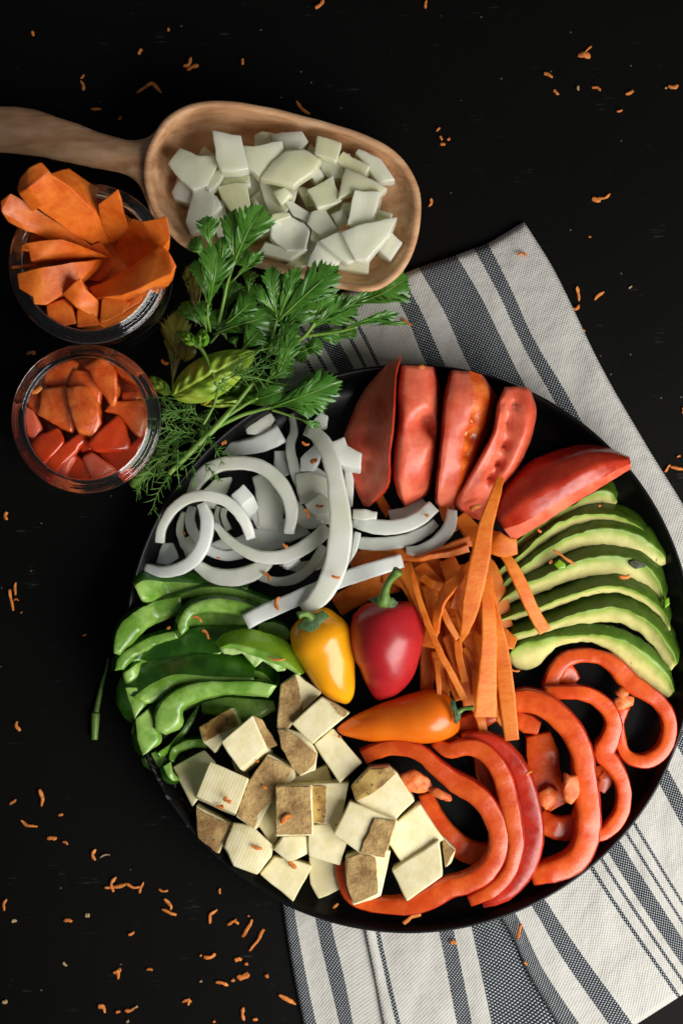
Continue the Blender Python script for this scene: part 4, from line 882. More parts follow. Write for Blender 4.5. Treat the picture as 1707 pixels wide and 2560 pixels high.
wedge([([(795, 188), (760, 265), (742, 375), (690, 480), (625, 590), (582, 690), (630, 745)], [.026, .028, .027, .026, .024, .020, .014], 'flesh'),
       ([(800, 186), (772, 262), (755, 370), (702, 478), (640, 590), (598, 685), (640, 748)], [.037, .042, .043, .041, .037, .029, .017], 'flesh'),
       ([(845, 184), (815, 262), (805, 370), (775, 480), (735, 570), (690, 650), (660, 752)], [.037, .0385, .038, .0365, .034, .029, .018], 'flesh'),
       ([(895, 188), (905, 280), (890, 380), (850, 480), (810, 560), (745, 640), (690, 762)], [.035, .040, .041, .039, .036, .029, .017], 'flesh'),
       ([(908, 196), (932, 290), (915, 390), (880, 485), (835, 565), (762, 650), (700, 764)], [.024, .024, .023, .021, .020, .017, .012], 'skin')],
      'fourth tomato wedge from the onions, split by a wet seedy groove', [('flesh', 'tflesh'), ('skin', 'tskin')], .008,
      dents=[(790, 440, 30, .006), (765, 520, 34, .007), (730, 575, 34, .007), (800, 340, 22, .005), (830, 270, 22, .004), (770, 270, 22, .003)], seeds=[(805, 345, .0355), (808, 388, .035), (800, 362, .035), (835, 262, .036), (800, 410, .0345), (760, 560, .032)])
wedge([([(748, 735), (800, 600), (900, 510), (1030, 458), (1140, 434), (1240, 446), (1332, 485)], [.018, .018, .018, .018, .018, .019, .026], 'skin'),
       ([(755, 745), (812, 640), (915, 555), (1040, 500), (1150, 472), (1245, 470), (1336, 492)], [.028, .033, .036, .037, .036, .033, .029], 'skin'),
       ([(768, 760), (840, 700), (940, 640), (1060, 585), (1170, 535), (1262, 505), (1338, 500)], [.032, .040, .043, .044, .042, .037, .030], 'skin'),
       ([(790, 795), (880, 765), (985, 700), (1090, 640), (1190, 590), (1275, 545), (1340, 515)], [.031, .038, .041, .042, .040, .036, .030], 'flesh'),
       ([(832, 850), (880, 825), (985, 760), (1080, 700), (1200, 628), (1285, 575), (1341, 540)], [.026, .031, .034, .034, .033, .031, .028], 'flesh')],
      'fifth tomato wedge lying skin side up across the avocado', [('skin', 'tskin'), ('flesh', 'tflesh')], .012, n=34, dents=[(1190, 543, 12, .0008)])

# ================================================================ avocado slices
def avocado(A_, B_, C_, zb, label, w=(.012, .007), n=36, f=K4, flat=.55, low=.004):
    zb = lerpl(zb, n); a = resample([Vector((p[0], p[1], 0)) for p in f(A_)], n); b = resample([Vector((p[0], p[1], 0)) for p in f(B_)], n); c_ = resample([Vector((p[0], p[1], 0)) for p in f(C_)], n)
    tp = lambda L: [(p.x, p.y) for p in L]
    b2 = [(p.x + (q.x - p.x) * .10, p.y + (q.y - p.y) * .10) for p, q in zip(b, c_)]
    V, F, A, par = loft([(tp(a), [max(.008, z - w[0]) for z in zb]), (tp(b), zb), (b2, [z - .0002 for z in zb]), (tp(c_), [max(.010, z - w[1]) for z in zb])], n, 7, 2, .0009, None, bottom=max(.0062, min(zb) - w[0] - low))
    dark = Vector((.028, .075, .005)); mid = Vector((.085, .18, .010)); lig = Vector((.24, .36, .045)); yel = Vector((.62, .58, .22)); edge = Vector((.36, .44, .10))
    col = []
    for v, p in zip(V, par):
        nz = noise.noise(v * 300) * .12 + noise.noise(v * 90) * .12
        if p < 1: q = dark.lerp(mid, max(0, min(1, p ** 1.5 * .8 + nz * 1.6)))
        elif p < 2: q = mid.lerp(lig, min(1, max(0, p - 1 + nz)))
        elif p < 3: q = lig.lerp(yel, min(1, max(0, (p - 2) * 2.2 + nz * 1.5)))
        else: q = yel.lerp(edge, min(1, (p - 3) * .8))
        col.append(q)
    o = fixn(mk('avocado_slice', V, F, M['avo'], col=col))
    return tag(o, label, 'avocado slice', 'fanned avocado slices on the black plate')
def up_(pts, d): return [(x + d * .3, y - d - 62) for x, y in pts]
a0B = [(384, 440), (560, 310), (750, 200), (900, 110), (985, 74), (1070, 95), (1098, 150)]
avocado(up_(a0B, 26), a0B, [(412, 530), (560, 405), (700, 292), (850, 212), (950, 196), (1040, 222), (1085, 175)], [.018, .020, .021, .021, .020, .018, .015], 'topmost avocado slice, half under the fifth tomato wedge')
B1 = [(205, 750), (300, 610), (430, 515), (600, 368), (760, 268), (950, 233), (1120, 258), (1255, 325), (1345, 412)]
avocado(up_(B1, 20), B1, [(225, 785), (335, 670), (500, 535), (690, 390), (830, 325), (1000, 300), (1150, 328), (1250, 372), (1338, 425)], [.018, .021, .023, .024, .024, .024, .023, .021, .017], 'second avocado slice from the top, thin and shaded', w=(.011, .006))
B2 = [(220, 815), (350, 680), (490, 565), (650, 458), (800, 378), (1000, 338), (1180, 358), (1330, 432), (1440, 545)]
avocado(up_(B2, 42), B2, [(232, 850), (400, 745), (560, 630), (720, 520), (890, 480), (1080, 490), (1240, 555), (1350, 615), (1437, 600)], [.020, .023, .025, .026, .026, .026, .025, .023, .019], 'third avocado slice from the top, wide and pale with brown flecks')
B3 = [(236, 880), (390, 765), (540, 690), (700, 622), (870, 555), (1020, 532), (1190, 552), (1310, 605), (1390, 690), (1420, 790), (1440, 860)]
avocado(up_(B3, 52), B3, [(250, 925), (400, 850), (560, 795), (710, 735), (860, 688), (1000, 678), (1150, 690), (1270, 755), (1350, 825), (1400, 870), (1432, 900)], [.022, .025, .027, .028, .029, .029, .028, .027, .025, .023, .020], 'fourth avocado slice from the top, with a dark bruise')
B4 = [(258, 985), (430, 925), (600, 872), (800, 798), (950, 753), (1100, 742), (1250, 788), (1375, 868), (1450, 970), (1468, 1040)]
avocado(up_(B4, 50), B4, [(275, 1008), (450, 962), (640, 905), (830, 838), (980, 796), (1120, 795), (1250, 845), (1370, 930), (1440, 1010), (1466, 1062)], [.024, .027, .029, .030, .031, .031, .030, .028, .025, .021], 'fifth avocado slice from the top, mostly its green back showing', w=(.013, .005))
B5 = [(330, 1105), (500, 1050), (670, 985), (860, 920), (1050, 893), (1200, 920), (1345, 1010), (1465, 1150), (1532, 1290)]
avocado(up_(B5, 70), B5, [(395, 1130), (560, 1085), (730, 1035), (900, 1010), (1080, 1002), (1220, 1055), (1340, 1150), (1425, 1265), (1480, 1345)], [.026, .029, .031, .032, .032, .031, .029, .026, .022], 'sixth avocado slice from the top, long and pale to its tip', w=(.016, .008))
B6 = [(338, 1240), (420, 1160), (580, 1120), (780, 1095), (960, 1090), (1120, 1120), (1260, 1190), (1380, 1280), (1470, 1400), (1505, 1490)]
A6 = [(345, 1200), (430, 1110), (580, 1070), (780, 1020), (960, 1010), (1140, 1045), (1290, 1130), (1410, 1240), (1490, 1370), (1510, 1470)]
avocado(A6, B6, [(360, 1315), (460, 1340), (560, 1300), (680, 1180), (840, 1138), (1000, 1180), (1120, 1255), (1230, 1370), (1350, 1460), (1465, 1535)], [.019, .022, .025, .026, .026, .026, .025, .023, .020, .016], 'lowest avocado slice, shiny and touching the red pepper ring', w=(.004, .007))
def bit(poly, z, label, cat, m, f=K4, name='avocado_bit', dep=.003):
    o = prism(name, f(poly), z, (0, 3, dep), m, bev=.0006, jitter=.0006, dome=.001, fr=400); return tag(o, label, cat)
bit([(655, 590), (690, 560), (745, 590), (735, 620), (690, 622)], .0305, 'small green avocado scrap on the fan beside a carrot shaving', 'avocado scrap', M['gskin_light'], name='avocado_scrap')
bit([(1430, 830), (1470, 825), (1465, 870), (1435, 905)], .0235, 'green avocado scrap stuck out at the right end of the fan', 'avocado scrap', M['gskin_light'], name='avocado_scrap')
brz = [o for o in bpy.data.objects if o.get('label', '').startswith('fourth avocado')][0]
M['bruise'] = food('dark avocado bruise', (.012, .016, .006), (.04, .045, .015), 300, .5, bump=.5)
brz_m = prism('bruise', K4([(1185, 570), (1235, 565), (1300, 585), (1298, 612), (1235, 622), (1195, 600)]), .0272, (0, 0, .003), M['bruise'], brz, bev=.0004, jitter=.0007, dome=.0006, fr=500)

# ================================================================ mini peppers
def mini(stations, base, m, label, flat=.92, lobes=3, amp=.03, calyx=None, stem=None, srad=.0016, f=K3, n=40, k=40, ph=0.0):
    st = resample([Vector((*f([(s_[0], s_[1])])[0], s_[2] / f.s)) for s_ in stations], n)
    rmax = max(s_.z for s_ in st) * S
    zc = base + rmax * flat
    e = empty('mini_pepper', base_of([(s_.x, s_.y) for s_ in st], base), label, 'mini pepper', 'whole mini peppers in the middle of the plate')
    V = []; F = []
    pts = [P(s_.x, s_.y, zc - (rmax - s_.z * S) * .35) for s_ in st]
    for i in range(n):
        t = (pts[min(i + 1, n - 1)] - pts[max(i - 1, 0)]); t.z = 0; t.normalize(); sd = Vector((-t.y, t.x, 0))
        r = max(st[i].z, .2) * S * (1 - pts[i].z / H)
        for j in range(k):
            a = 2 * math.pi * j / k
            rr = r * (1 + amp * math.cos(lobes * a + ph) * min(1, r / rmax))
            v = pts[i] + sd * math.cos(a) * rr + Vector((0, 0, math.sin(a) * rr * flat))
            V.append(jit(v, .0006, 70, ph))
    for i in range(n - 1):
        for j in range(k): F.append((i * k + j, i * k + (j + 1) % k, (i + 1) * k + (j + 1) % k, (i + 1) * k + j))
    F.append(tuple(range(k))); F.append(tuple((n - 1) * k + j for j in range(k)))
    fixn(mk('body', V, F, M[m], e))
    if calyx:
        for poly, z in calyx: prism('calyx', f(poly), z, (0, 0, .0015), M['calyx'], e, bev=.0004, jitter=.0007, dome=.0018, fr=420)
    if stem:
        V, F = tube(wpath(f(stem), 16), srad, 10, .0002); fixn(mk('stem', V, F, M['pstem'], e))
    return e
mini([(262, 352, 30), (268, 362, 70), (280, 392, 112), (295, 440, 146), (315, 495, 158), (340, 560, 148), (365, 630, 134), (393, 700, 112), (420, 760, 84), (440, 805, 50), (450, 832, 14)], .012, 'yellow', 'yellow mini pepper, smallest and pointing down toward the potatoes',
     amp=.02, calyx=[([(200, 418), (240, 385), (268, 368), (330, 350), (362, 382), (330, 405), (300, 440), (262, 462), (226, 450), (196, 448)], .0385)], stem=[(268, 385, .0395), (250, 368, .042), (225, 366, .044), (200, 374, .045)], srad=[.0022, .0016, .0015, .0019])
mini([(648, 300, 60), (650, 318, 128), (655, 355, 165), (657, 420, 185), (658, 500, 191), (660, 580, 176), (660, 640, 154), (652, 700, 124), (640, 750, 92), (625, 790, 52), (615, 816, 12)], .012, 'red', 'red mini pepper standing widest in the middle of the plate',
     amp=.035, ph=.9, calyx=[([(568, 290), (620, 270), (640, 268), (690, 278), (722, 306), (700, 330), (650, 334), (600, 318)], .0435)], stem=[(645, 300, .044), (652, 262, .048), (660, 225, .051), (682, 185, .053), (705, 158, .054), (722, 140, .055)], srad=[.0042, .0024, .0019, .0018, .0021, .0029])
mini([(1032, 880, 30), (1026, 884, 72), (1000, 892, 106), (950, 900, 130), (880, 905, 141), (800, 915, 134), (720, 925, 118), (640, 938, 102), (560, 952, 80), (490, 962, 56), (435, 968, 32), (405, 968, 8)], .014, 'orange', 'orange mini pepper lying sideways below the red one',
     amp=.025, ph=2.0, calyx=[([(998, 800), (1012, 815), (1030, 862), (1052, 868), (1046, 905), (1030, 945), (1012, 938), (1008, 880), (990, 850)], .0385)], stem=[(1030, 880, .0385), (1062, 862, .0395), (1090, 857, .040), (1116, 856, .040)], srad=[.0018, .0012, .0011, .0013])

# ================================================================ carrot ribbons
def ribbon(pts, w, label, f=K3, h=.0016, twist=0.0, n=28):
    ws = [x / f.s for x in w] if isinstance(w, (list, tuple)) else w / f.s
    V, F, A = sweep(f(pts), ws, h, n, 8, 6.0, jitter=.00035, lean=twist)
    o = fixn(mk('carrot_ribbon', V, F, M['carrot'])); o.modifiers.new('wn', 'WEIGHTED_NORMAL')
    return tag(o, label, 'carrot ribbon', 'peeled carrot ribbons on the black plate')
for q_, (pp_, ww_, lb_) in enumerate([
    ([(960, 130, .017), (1010, 300, .018), (1040, 520, .018), (1060, 760, .018)], 150, 'carrot ribbon at the bottom of the pile, middle one, in shade'),
    ([(1080, 100, .018), (1120, 300, .019), (1160, 520, .019), (1190, 720, .018)], 150, 'carrot ribbon at the bottom of the pile, under the broadest tail'),
    ([(860, 190, .018), (900, 350, .018), (930, 520, .018), (960, 700, .018)], 130, 'carrot ribbon at the bottom of the pile, beside the red pepper'),
    ([(1120, 60, .022), (1190, 140, .023), (1240, 280, .023), (1270, 440, .022)], 110, 'carrot ribbon half hidden between the pile and the avocado ends'),
    ([(820, 60, .022), (930, 140, .024), (1010, 230, .024)], 100, 'carrot ribbon under the curled top strip of the pile'),
    ([(1060, 420, .030), (1090, 520, .031), (1125, 640, .031), (1140, 790, .029)], 66, 'narrow carrot ribbon left of the broadest tail'),
    ([(1100, 120, .030), (1130, 230, .032), (1150, 340, .032), (1170, 470, .031)], 56, 'narrow carrot ribbon partly under the longest hanging ribbon'),
    ([(1000, 380, .034), (1030, 500, .035), (1040, 600, .034), (1070, 720, .032)], 40, 'slim carrot strip in the middle of the lower pile'),
    ([(840, 170, .031), (900, 210, .034), (960, 230, .034), (1010, 290, .033)], 44, 'slim carrot strip slanting under the folded ribbon'),
    ([(1060, 180, .036), (1040, 260, .037), (1010, 340, .036)], 44, 'short carrot strip slanting left above the middle of the pile')]):
    ribbon(pp_, ww_, lb_, twist=(-.2, .25, .1)[q_ % 3])
ribbon([(400, 330, .014), (500, 270, .016), (600, 225, .018), (720, 195, .019)], 120, 'wide dim carrot ribbon under the stem of the red pepper', twist=.2)
ribbon([(470, 95, .018), (600, 60, .020), (730, 62, .021), (820, 90, .021)], 90, 'carrot ribbon lying between the onion strip and the parallel onion slices')
ribbon([(640, 170, .020), (730, 170, .022), (800, 230, .024), (830, 330, .024)], [70, 100, 100, 70], 'carrot ribbon bending round the top of the red pepper', twist=-.2)
ribbon([(740, 110, .022), (800, 200, .025), (850, 330, .026), (880, 440, .025)], 90, 'carrot ribbon running down beside the red pepper shoulder')
ribbon([(880, 470, .018), (882, 560, .019), (875, 650, .019), (870, 770, .018)], [80, 84, 76, 70], 'dark carrot ribbon along the right side of the red pepper')
ribbon([(830, 110, .027), (900, 200, .029), (980, 320, .030), (1060, 450, .030)], [70, 90, 96, 90], 'carrot ribbon crossing the upper left of the carrot pile', twist=.25)
ribbon([(975, 80, .028), (1030, 200, .030), (1080, 330, .031), (1125, 460, .031)], [90, 104, 104, 90], 'broad carrot ribbon through the middle of the carrot pile', twist=-.15)
ribbon([(870, 215, .029), (900, 300, .031), (905, 390, .031), (875, 540, .029)], [60, 80, 80, 66], 'folded carrot ribbon left of the thin crossing strips', twist=.3)
ribbon([(990, 470, .028), (1050, 580, .029), (1090, 700, .029), (1110, 850, .027)], [90, 124, 124, 90], 'wide carrot ribbon in the lower carrot pile behind the long tails')
ribbon([(920, 560, .025), (940, 660, .026), (960, 760, .026), (975, 835, .027)], [60, 62, 50, 44], 'carrot tail ending flat on the orange pepper, left one', twist=.1)
ribbon([(920, 600, .030), (930, 700, .032), (934, 802, .032)], [26, 28, 24], 'narrow carrot tail beside the red pepper, ending above the orange pepper')
ribbon([(990, 650, .029), (1015, 730, .031), (1050, 812, .032)], [40, 60, 66], 'carrot tail fanning out above the orange pepper stem')
ribbon([(1120, 830, .026), (1150, 900, .027), (1165, 978, .026)], [60, 56, 40], 'short carrot tail under the two longest tails')
ribbon([(1060, 545, .033), (1110, 610, .034), (1150, 672, .034)], [26, 28, 24], 'thin straight carrot sliver near the long tails')
ribbon([(1215, 430, .034), (1265, 490, .036), (1335, 520, .036)], [90, 110, 60], 'pointed carrot flake sticking out over the avocado ends', twist=-.3)
ribbon([(1240, 560, .032), (1275, 590, .033), (1300, 620, .032)], [100, 70, 20], 'carrot flake under the pointed flake beside the avocado', twist=.2)
ribbon([(1190, 160, .038), (1205, 300, .039), (1235, 450, .039), (1262, 600, .038), (1285, 760, .037), (1300, 900, .036), (1315, 1026, .034)], [40, 60, 76, 84, 84, 82, 74], 'long carrot tail ending lowest, over the red pepper ring', twist=.12)
ribbon([(1215, 780, .033), (1250, 850, .034), (1280, 930, .034), (1320, 960, .033)], [70, 74, 76, 40], 'short carrot tail between the two longest tails')
ribbon([(925, 275, .038), (955, 350, .039), (990, 425, .039), (1035, 495, .038)], [22, 34, 36, 30], 'short thin carrot strip lying across the pile')
ribbon([(775, 96, .030), (792, 150, .034), (812, 230, .036), (850, 350, .037), (900, 480, .038), (950, 590, .038), (1005, 690, .037), (1065, 812, .035)], [20, 28, 30, 32, 34, 34, 34, 38], 'longest thin carrot strip curving down the left of the pile', twist=.15, n=40)
ribbon([(1095, 105, .038), (1050, 160, .040), (985, 225, .041), (945, 290, .040), (920, 380, .038), (918, 470, .034)], [30, 56, 74, 60, 44, 34], 'carrot ribbon folding over itself at the top of the pile', twist=[.1, .3, .6, .9, .6, .3])
ribbon([(760, 78, .029), (830, 84, .033), (900, 68, .034), (990, 55, .034), (1090, 24, .033)], [16, 24, 28, 34, 46], 'curled carrot strip along the top edge of the pile', twist=.4)
ribbon([(1165, -60, .036), (1215, -10, .042), (1280, 15, .043), (1342, 12, .042)], [80, 124, 110, 84], 'square ended carrot piece lying over the corner of the fifth tomato wedge', twist=.15)
ribbon([(1168, 165, .040), (1188, 290, .042), (1196, 430, .0425), (1196, 540, .042), (1190, 640, .041), (1184, 760, .040), (1176, 905, .038)], [50, 66, 76, 82, 92, 108, 116], 'broadest carrot tail, widening to a flat end above the red pepper ring', twist=-.1)
ribbon([(1262, 42, .040), (1300, 90, .042), (1345, 175, .042), (1390, 270, .041), (1435, 365, .039), (1490, 460, .037)], [40, 62, 66, 66, 66, 66], 'carrot strip stretched out over the avocado fan')
ribbon([(780, 575, .043), (762, 640, .047), (735, 720, .049), (712, 800, .050), (700, 880, .050), (680, 980, .049), (665, 1060, .047), (640, 1180, .043), (622, 1250, .040), (605, 1290, .037)], [32, 44, 56, 66, 78, 86, 82, 74, 48, 14], 'longest carrot ribbon hanging from the fourth tomato wedge down to a pointed tip', f=C5, n=44)
ribbon([(515, 640, .020), (545, 740, .023), (585, 810, .024)], [30, 44, 44], 'carrot strip between the tomato wedge tips and the onion crescent', f=C5)
ribbon([(600, 745, .024), (670, 830, .028), (720, 905, .029)], [60, 84, 80], 'carrot ribbon below the fourth tomato wedge', f=C5)
ribbon([(240, 640, .010), (270, 690, .011), (300, 740, .012)], 40, 'brownish carrot strip between the first two tomato wedge tips', f=C5)
ribbon([(420, 930, .029), (500, 905, .031), (570, 880, .032), (650, 850, .032)], [20, 30, 40, 50], 'carrot strip just under the small crescent onion slice', f=C5, twist=.3)
def grow(pts, k):
    cx = sum(p[0] for p in pts) / len(pts); cy = sum(p[1] for p in pts) / len(pts)
    return [(cx + (p[0] - cx) * k, cy + (p[1] - cy) * k) + tuple(p[2:]) for p in pts]
# ================================================================ carrot sticks in the jar
def stick(top, label, ext=(0, 0, .010), cap=None, f=C1, dome=.0006, m='carrot_stick'):
    pts = f(top)
    o = prism('carrot_stick', pts, sum(p[2] for p in pts) / len(pts), ext, M[m], bev=.0007, jitter=.0005, dome=dome, fr=110)
    tag(o, label, 'carrot stick', 'carrot sticks in the glass jar')
    return o
stick([(130, 790, .058), (260, 845, .054), (420, 880, .045), (300, 930, .045), (120, 900, .055), (50, 962, .056), (65, 880, .057)], 'carrot stick in deep shade at the left wall of the jar')
stick([(570, 1180, .058), (680, 1172, .058), (730, 1205, .057), (690, 1262, .058), (560, 1322, .057)], 'carrot stick end at the front right of the jar, cut flat', ext=(0, -20, .03))
stick([(700, 1200, .056), (808, 1145, .057), (792, 1200, .056), (640, 1292, .055)], 'carrot sliver against the front right wall of the jar', ext=(0, -10, .02))
stick([(262, 1218, .059), (350, 1184, .058), (402, 1230, .057), (432, 1322, .058), (360, 1334, .058), (270, 1282, .059)], 'rounded carrot stick end at the front left of the jar', ext=(10, -40, .03), dome=.002)
stick([(433, 1243, .058), (520, 1254, .057), (562, 1330, .058), (430, 1342, .059)], 'square carrot stick end lowest at the front of the jar', ext=(0, -50, .03))
stick([(60, 1000, .062), (200, 978, .060), (212, 996, .060), (70, 1018, .062)], 'thin carrot sliver across the left rim of the jar', ext=(0, 0, .002))
stick([(130, 880, .063), (160, 866, .066), (345, 846, .066), (470, 892, .060), (610, 942, .046), (450, 948, .053), (230, 962, .062), (172, 976, .064), (165, 915, .064), (118, 905, .064)], 'knobbly carrot stick pointing out over the left rim of the jar', ext=(10, 0, .010))
stick([(92, 1040, .065), (240, 1008, .068), (400, 978, .064), (540, 960, .054), (520, 1010, .054), (400, 1128, .060), (250, 1212, .064), (190, 1212, .064), (182, 1172, .065), (110, 1122, .065)], 'broad carrot stick leaning on the lower left rim of the jar', ext=(10, -10, .012))
stick([(548, 652, .068), (668, 560, .078), (690, 690, .066), (722, 762, .058), (640, 880, .040), (575, 790, .052)], 'carrot stick standing at the back of the jar near the scoop', ext=(-6, 30, .03))
stick([(3, 632, .078), (62, 586, .080), (200, 672, .072), (330, 756, .062), (470, 850, .050), (600, 930, .036), (420, 846, .050), (240, 790, .062), (110, 742, .072), (10, 690, .078)], 'thin carrot stick poking farthest out over the upper left rim of the jar', ext=(10, 20, .006))
stick([(735, 714, .072), (800, 735, .078), (930, 708, .080), (952, 832, .076), (880, 905, .068), (800, 985, .052), (640, 1010, .038), (600, 950, .036), (690, 780, .056)], 'curved carrot stick at the right of the jar, hollow side up', ext=(-10, 20, .012), dome=-.006)
stick([(860, 925, .066), (902, 868, .076), (945, 920, .074), (993, 1002, .072), (962, 1042, .072), (800, 1118, .066), (690, 1166, .062), (540, 1178, .056), (500, 1120, .050), (640, 1070, .052)], 'large carrot stick leaning over the right rim toward the herbs', ext=(-14, 20, .014), dome=.002)
stick([(352, 1152, .060), (456, 1064, .068), (488, 1130, .062), (566, 1205, .052), (545, 1292, .055), (430, 1232, .058)], 'three sided carrot piece at the front middle of the jar', ext=(0, 10, .025), dome=.004)
stick([(100, 592, .084), (160, 560, .090), (275, 478, .090), (400, 560, .078), (520, 680, .064), (600, 780, .052), (630, 900, .036), (560, 900, .038), (430, 842, .052), (300, 740, .064), (180, 650, .076)], 'largest carrot stick, thick and leaning out over the upper left rim of the jar', ext=(30, -30, .018), dome=.002)
k1 = bpy.data.objects[[o.name for o in bpy.data.objects if o.get('label', '').startswith('largest carrot stick')][0]]
prism('cut_end', C1([(94, 572, .083), (112, 505, .087), (160, 448, .090), (235, 412, .091), (284, 474, .0905), (160, 558, .0905), (104, 596, .085)]), .087, (20, 30, .012), M['carrot_stick'], k1, bev=.001, jitter=.0006, dome=.001, fr=110)

stick([(500 + 345 * math.cos(q * math.pi / 9), 978 + 345 * math.sin(q * math.pi / 9), .040) for q in range(18)], 'dark carrot filling deep in the jar beneath the sticks', ext=(0, 0, .032))
stick([(420, 900, .047), (560, 860, .047), (640, 960, .046), (560, 1080, .047), (440, 1060, .047)], 'carrot piece just below the centre hollow of the jar', ext=(0, 0, .03), dome=-.004)

# ================================================================ chopped tomato in the second jar
def chunk(poly, z, label, m='chunk', tilt=(0, 0), dome=.002, ext=(0, 6, .012), bev=.0012):
    o = prism('tomato_chunk', C3(grow(poly, 1.10)), z, ext, M[m], tilt=tilt, bev=bev * 1.3, jitter=.0011, dome=dome, fr=170, wn=False)
    return tag(o, label, 'tomato chunk', 'chopped tomato chunks in the glass jar')
chunk([(140, 250), (260, 190), (420, 180), (560, 220), (630, 330), (640, 480), (580, 600), (460, 680), (300, 690), (160, 610), (100, 480), (100, 340)], .026, 'tomato pulp filling the jar below the top chunks', dome=.002, ext=(0, 0, .018))
chunk([(540, 310), (600, 308), (632, 350), (540, 352)], .036, 'small tomato chunk at the right, half under the big corner chunk')
chunk([(195, 280), (215, 200), (300, 168), (345, 190), (322, 270), (290, 292)], .037, 'dull tomato chunk at the back left of the jar')
chunk([(480, 178), (540, 190), (590, 240), (602, 282), (530, 250)], .038, 'narrow wet tomato chunk at the back right of the jar')
chunk([(300, 290), (320, 215), (400, 228), (442, 290), (430, 372), (380, 305)], .039, 'orange tomato chunk behind the upright centre chunk')
chunk([(110, 340), (170, 300), (192, 400), (150, 402)], .037, 'small tomato chunk at the left glass wall, dim')
chunk([(84, 358), (150, 398), (182, 470), (152, 522), (110, 482)], .039, 'pale orange tomato chunk pressed to the left glass wall', m='tflesh')
chunk([(460, 402), (500, 360), (640, 350), (647, 430), (612, 522), (562, 462), (520, 410)], .039, 'big corner tomato chunk at the right glass wall', tilt=(-.00002, 0))
chunk([(430, 570), (570, 548), (600, 518), (642, 500), (602, 600), (532, 682)], .037, 'tomato chunk at the lower right of the jar, skin on the outside', m='chunk_skin')
chunk([(340, 520), (400, 515), (425, 560), (360, 575)], .036, 'small skin side tomato chunk at the bottom of the central hollow', m='chunk_skin')
chunk([(185, 302), (290, 290), (322, 380), (312, 482), (230, 442), (168, 402)], .041, 'gel covered tomato chunk left of the upright centre chunk', m='gel')
chunk([(368, 205), (456, 158), (492, 200), (512, 282), (502, 350), (482, 372), (430, 292), (398, 225)], .043, 'tall tomato chunk with white glints at the back of the jar')
chunk([(280, 680), (328, 578), (392, 640), (406, 692)], .037, 'red tomato chunk at the front between the two pale cut edges', m='chunk_skin')
chunk([(368, 600), (400, 578), (470, 620), (502, 656), (405, 692)], .0395, 'pale cut tomato chunk at the front right', m='tflesh')
chunk([(235, 666), (320, 580), (328, 602), (288, 678)], .0395, 'pale cut edge of a tomato chunk at the front left', m='tflesh')
chunk([(188, 622), (280, 540), (342, 498), (388, 512), (330, 572), (235, 672)], .041, 'tomato chunk with smooth skin running to the front left', m='chunk_skin')
chunk([(118, 566), (180, 500), (252, 468), (278, 530), (190, 622)], .041, 'glossy skinned tomato chunk at the left front with a pink glint', m='chunk_skin', tilt=(.00003, .00003))
chunk([(388, 532), (510, 416), (545, 470), (562, 560), (430, 572)], .043, 'glossy skinned tomato chunk peaked at the right of the centre', m='chunk_skin', tilt=(-.00004, 0))
chunk([(290, 300), (380, 294), (428, 360), (436, 450), (396, 503), (340, 482), (310, 392)], .0445, 'upright wet tomato chunk in the centre of the jar', m='gel', dome=.003)

# ================================================================ diced onion in the scoop
def dice(poly, z, label, ext=(0, 4, .008), dome=.0006, tilt=(0, 0), bev=.0006, f=C2, m='dice'):
    rr = random.Random(len(label) * 7 + poly[0][0])
    if tilt == (0, 0): tilt = (rr.uniform(-1, 1) * .00003, rr.uniform(-1, 1) * .00003)
    o = prism('onion_dice', f(grow(poly, 1.10)), z, ext, M[m], tilt=tilt, bev=bev, jitter=.0010, dome=dome if abs(dome) > .001 else rr.uniform(-.0022, .0024), fr=110, wn=False)
    return tag(o, label, 'onion piece', 'diced onion in the wooden scoop')
a_, b_, c__, d_ = .019, .024, .029, .034
dice([(500, 600), (640, 600), (680, 720), (560, 760), (470, 720)], a_, 'onion piece low in the scoop behind the tallest parsley leaf')
dice([(370, 555), (432, 555), (475, 720), (405, 722)], .021, 'onion piece beside the left parsley leaf low in the scoop')
dice([(560, 410), (622, 420), (642, 500), (580, 542)], a_, 'onion piece wedged behind the ribbed yellowish piece')
dice([(860, 292), (892, 250), (938, 300), (925, 340)], .021, 'small onion piece between the shell shaped piece and the back row')
dice([(820, 468), (902, 490), (912, 560), (870, 582)], a_, 'onion piece half buried at the centre of the scoop')
dice([(890, 720), (935, 740), (885, 840), (838, 830)], a_, 'yellowish onion sliver in the gap near the front edge of the scoop', m='dice')
dice([(658, 760), (700, 770), (780, 850), (730, 858), (650, 830)], .020, 'onion piece under the cupped onion ring near the front')
dice([(900, 570), (1002, 520), (1088, 560), (1082, 650), (1002, 640)], .021, 'onion cube sunk below the tilted cubes right of centre')
dice([(570, 550), (632, 494), (672, 560), (652, 622)], .021, 'four sided onion chip left of centre')
dice([(1240, 600), (1312, 620), (1300, 655), (1190, 690)], .023, 'thin onion chip behind the big white triangle')
dice([(596, 210), (640, 184), (692, 195), (708, 240), (600, 267)], .024, 'dim onion piece at the back wall of the scoop')
dice([(310, 310), (340, 267), (392, 310), (402, 362), (370, 322)], .024, 'small onion corner between the left wedge and the tall block')
dice([(430, 395), (556, 394), (568, 460), (415, 472)], .025, 'onion slab under the tall block')
dice([(630, 444), (822, 470), (802, 540), (760, 602), (680, 602)], .025, 'broad yellowish onion piece in the middle of the scoop')
dice([(1130, 300), (1145, 284), (1252, 330), (1322, 432), (1240, 442)], .025, 'long onion wedge at the upper right with a greenish edge', tilt=(0, -.00002))
dice([(695, 202), (840, 194), (872, 240), (822, 292), (740, 302)], .027, 'onion block at the back of the scoop, rounded at its right', dome=.002)
dice([(932, 338), (1050, 343), (1062, 422), (1002, 432), (950, 402)], .025, 'glossy onion chip facing down the slope, right of the shell shaped piece')
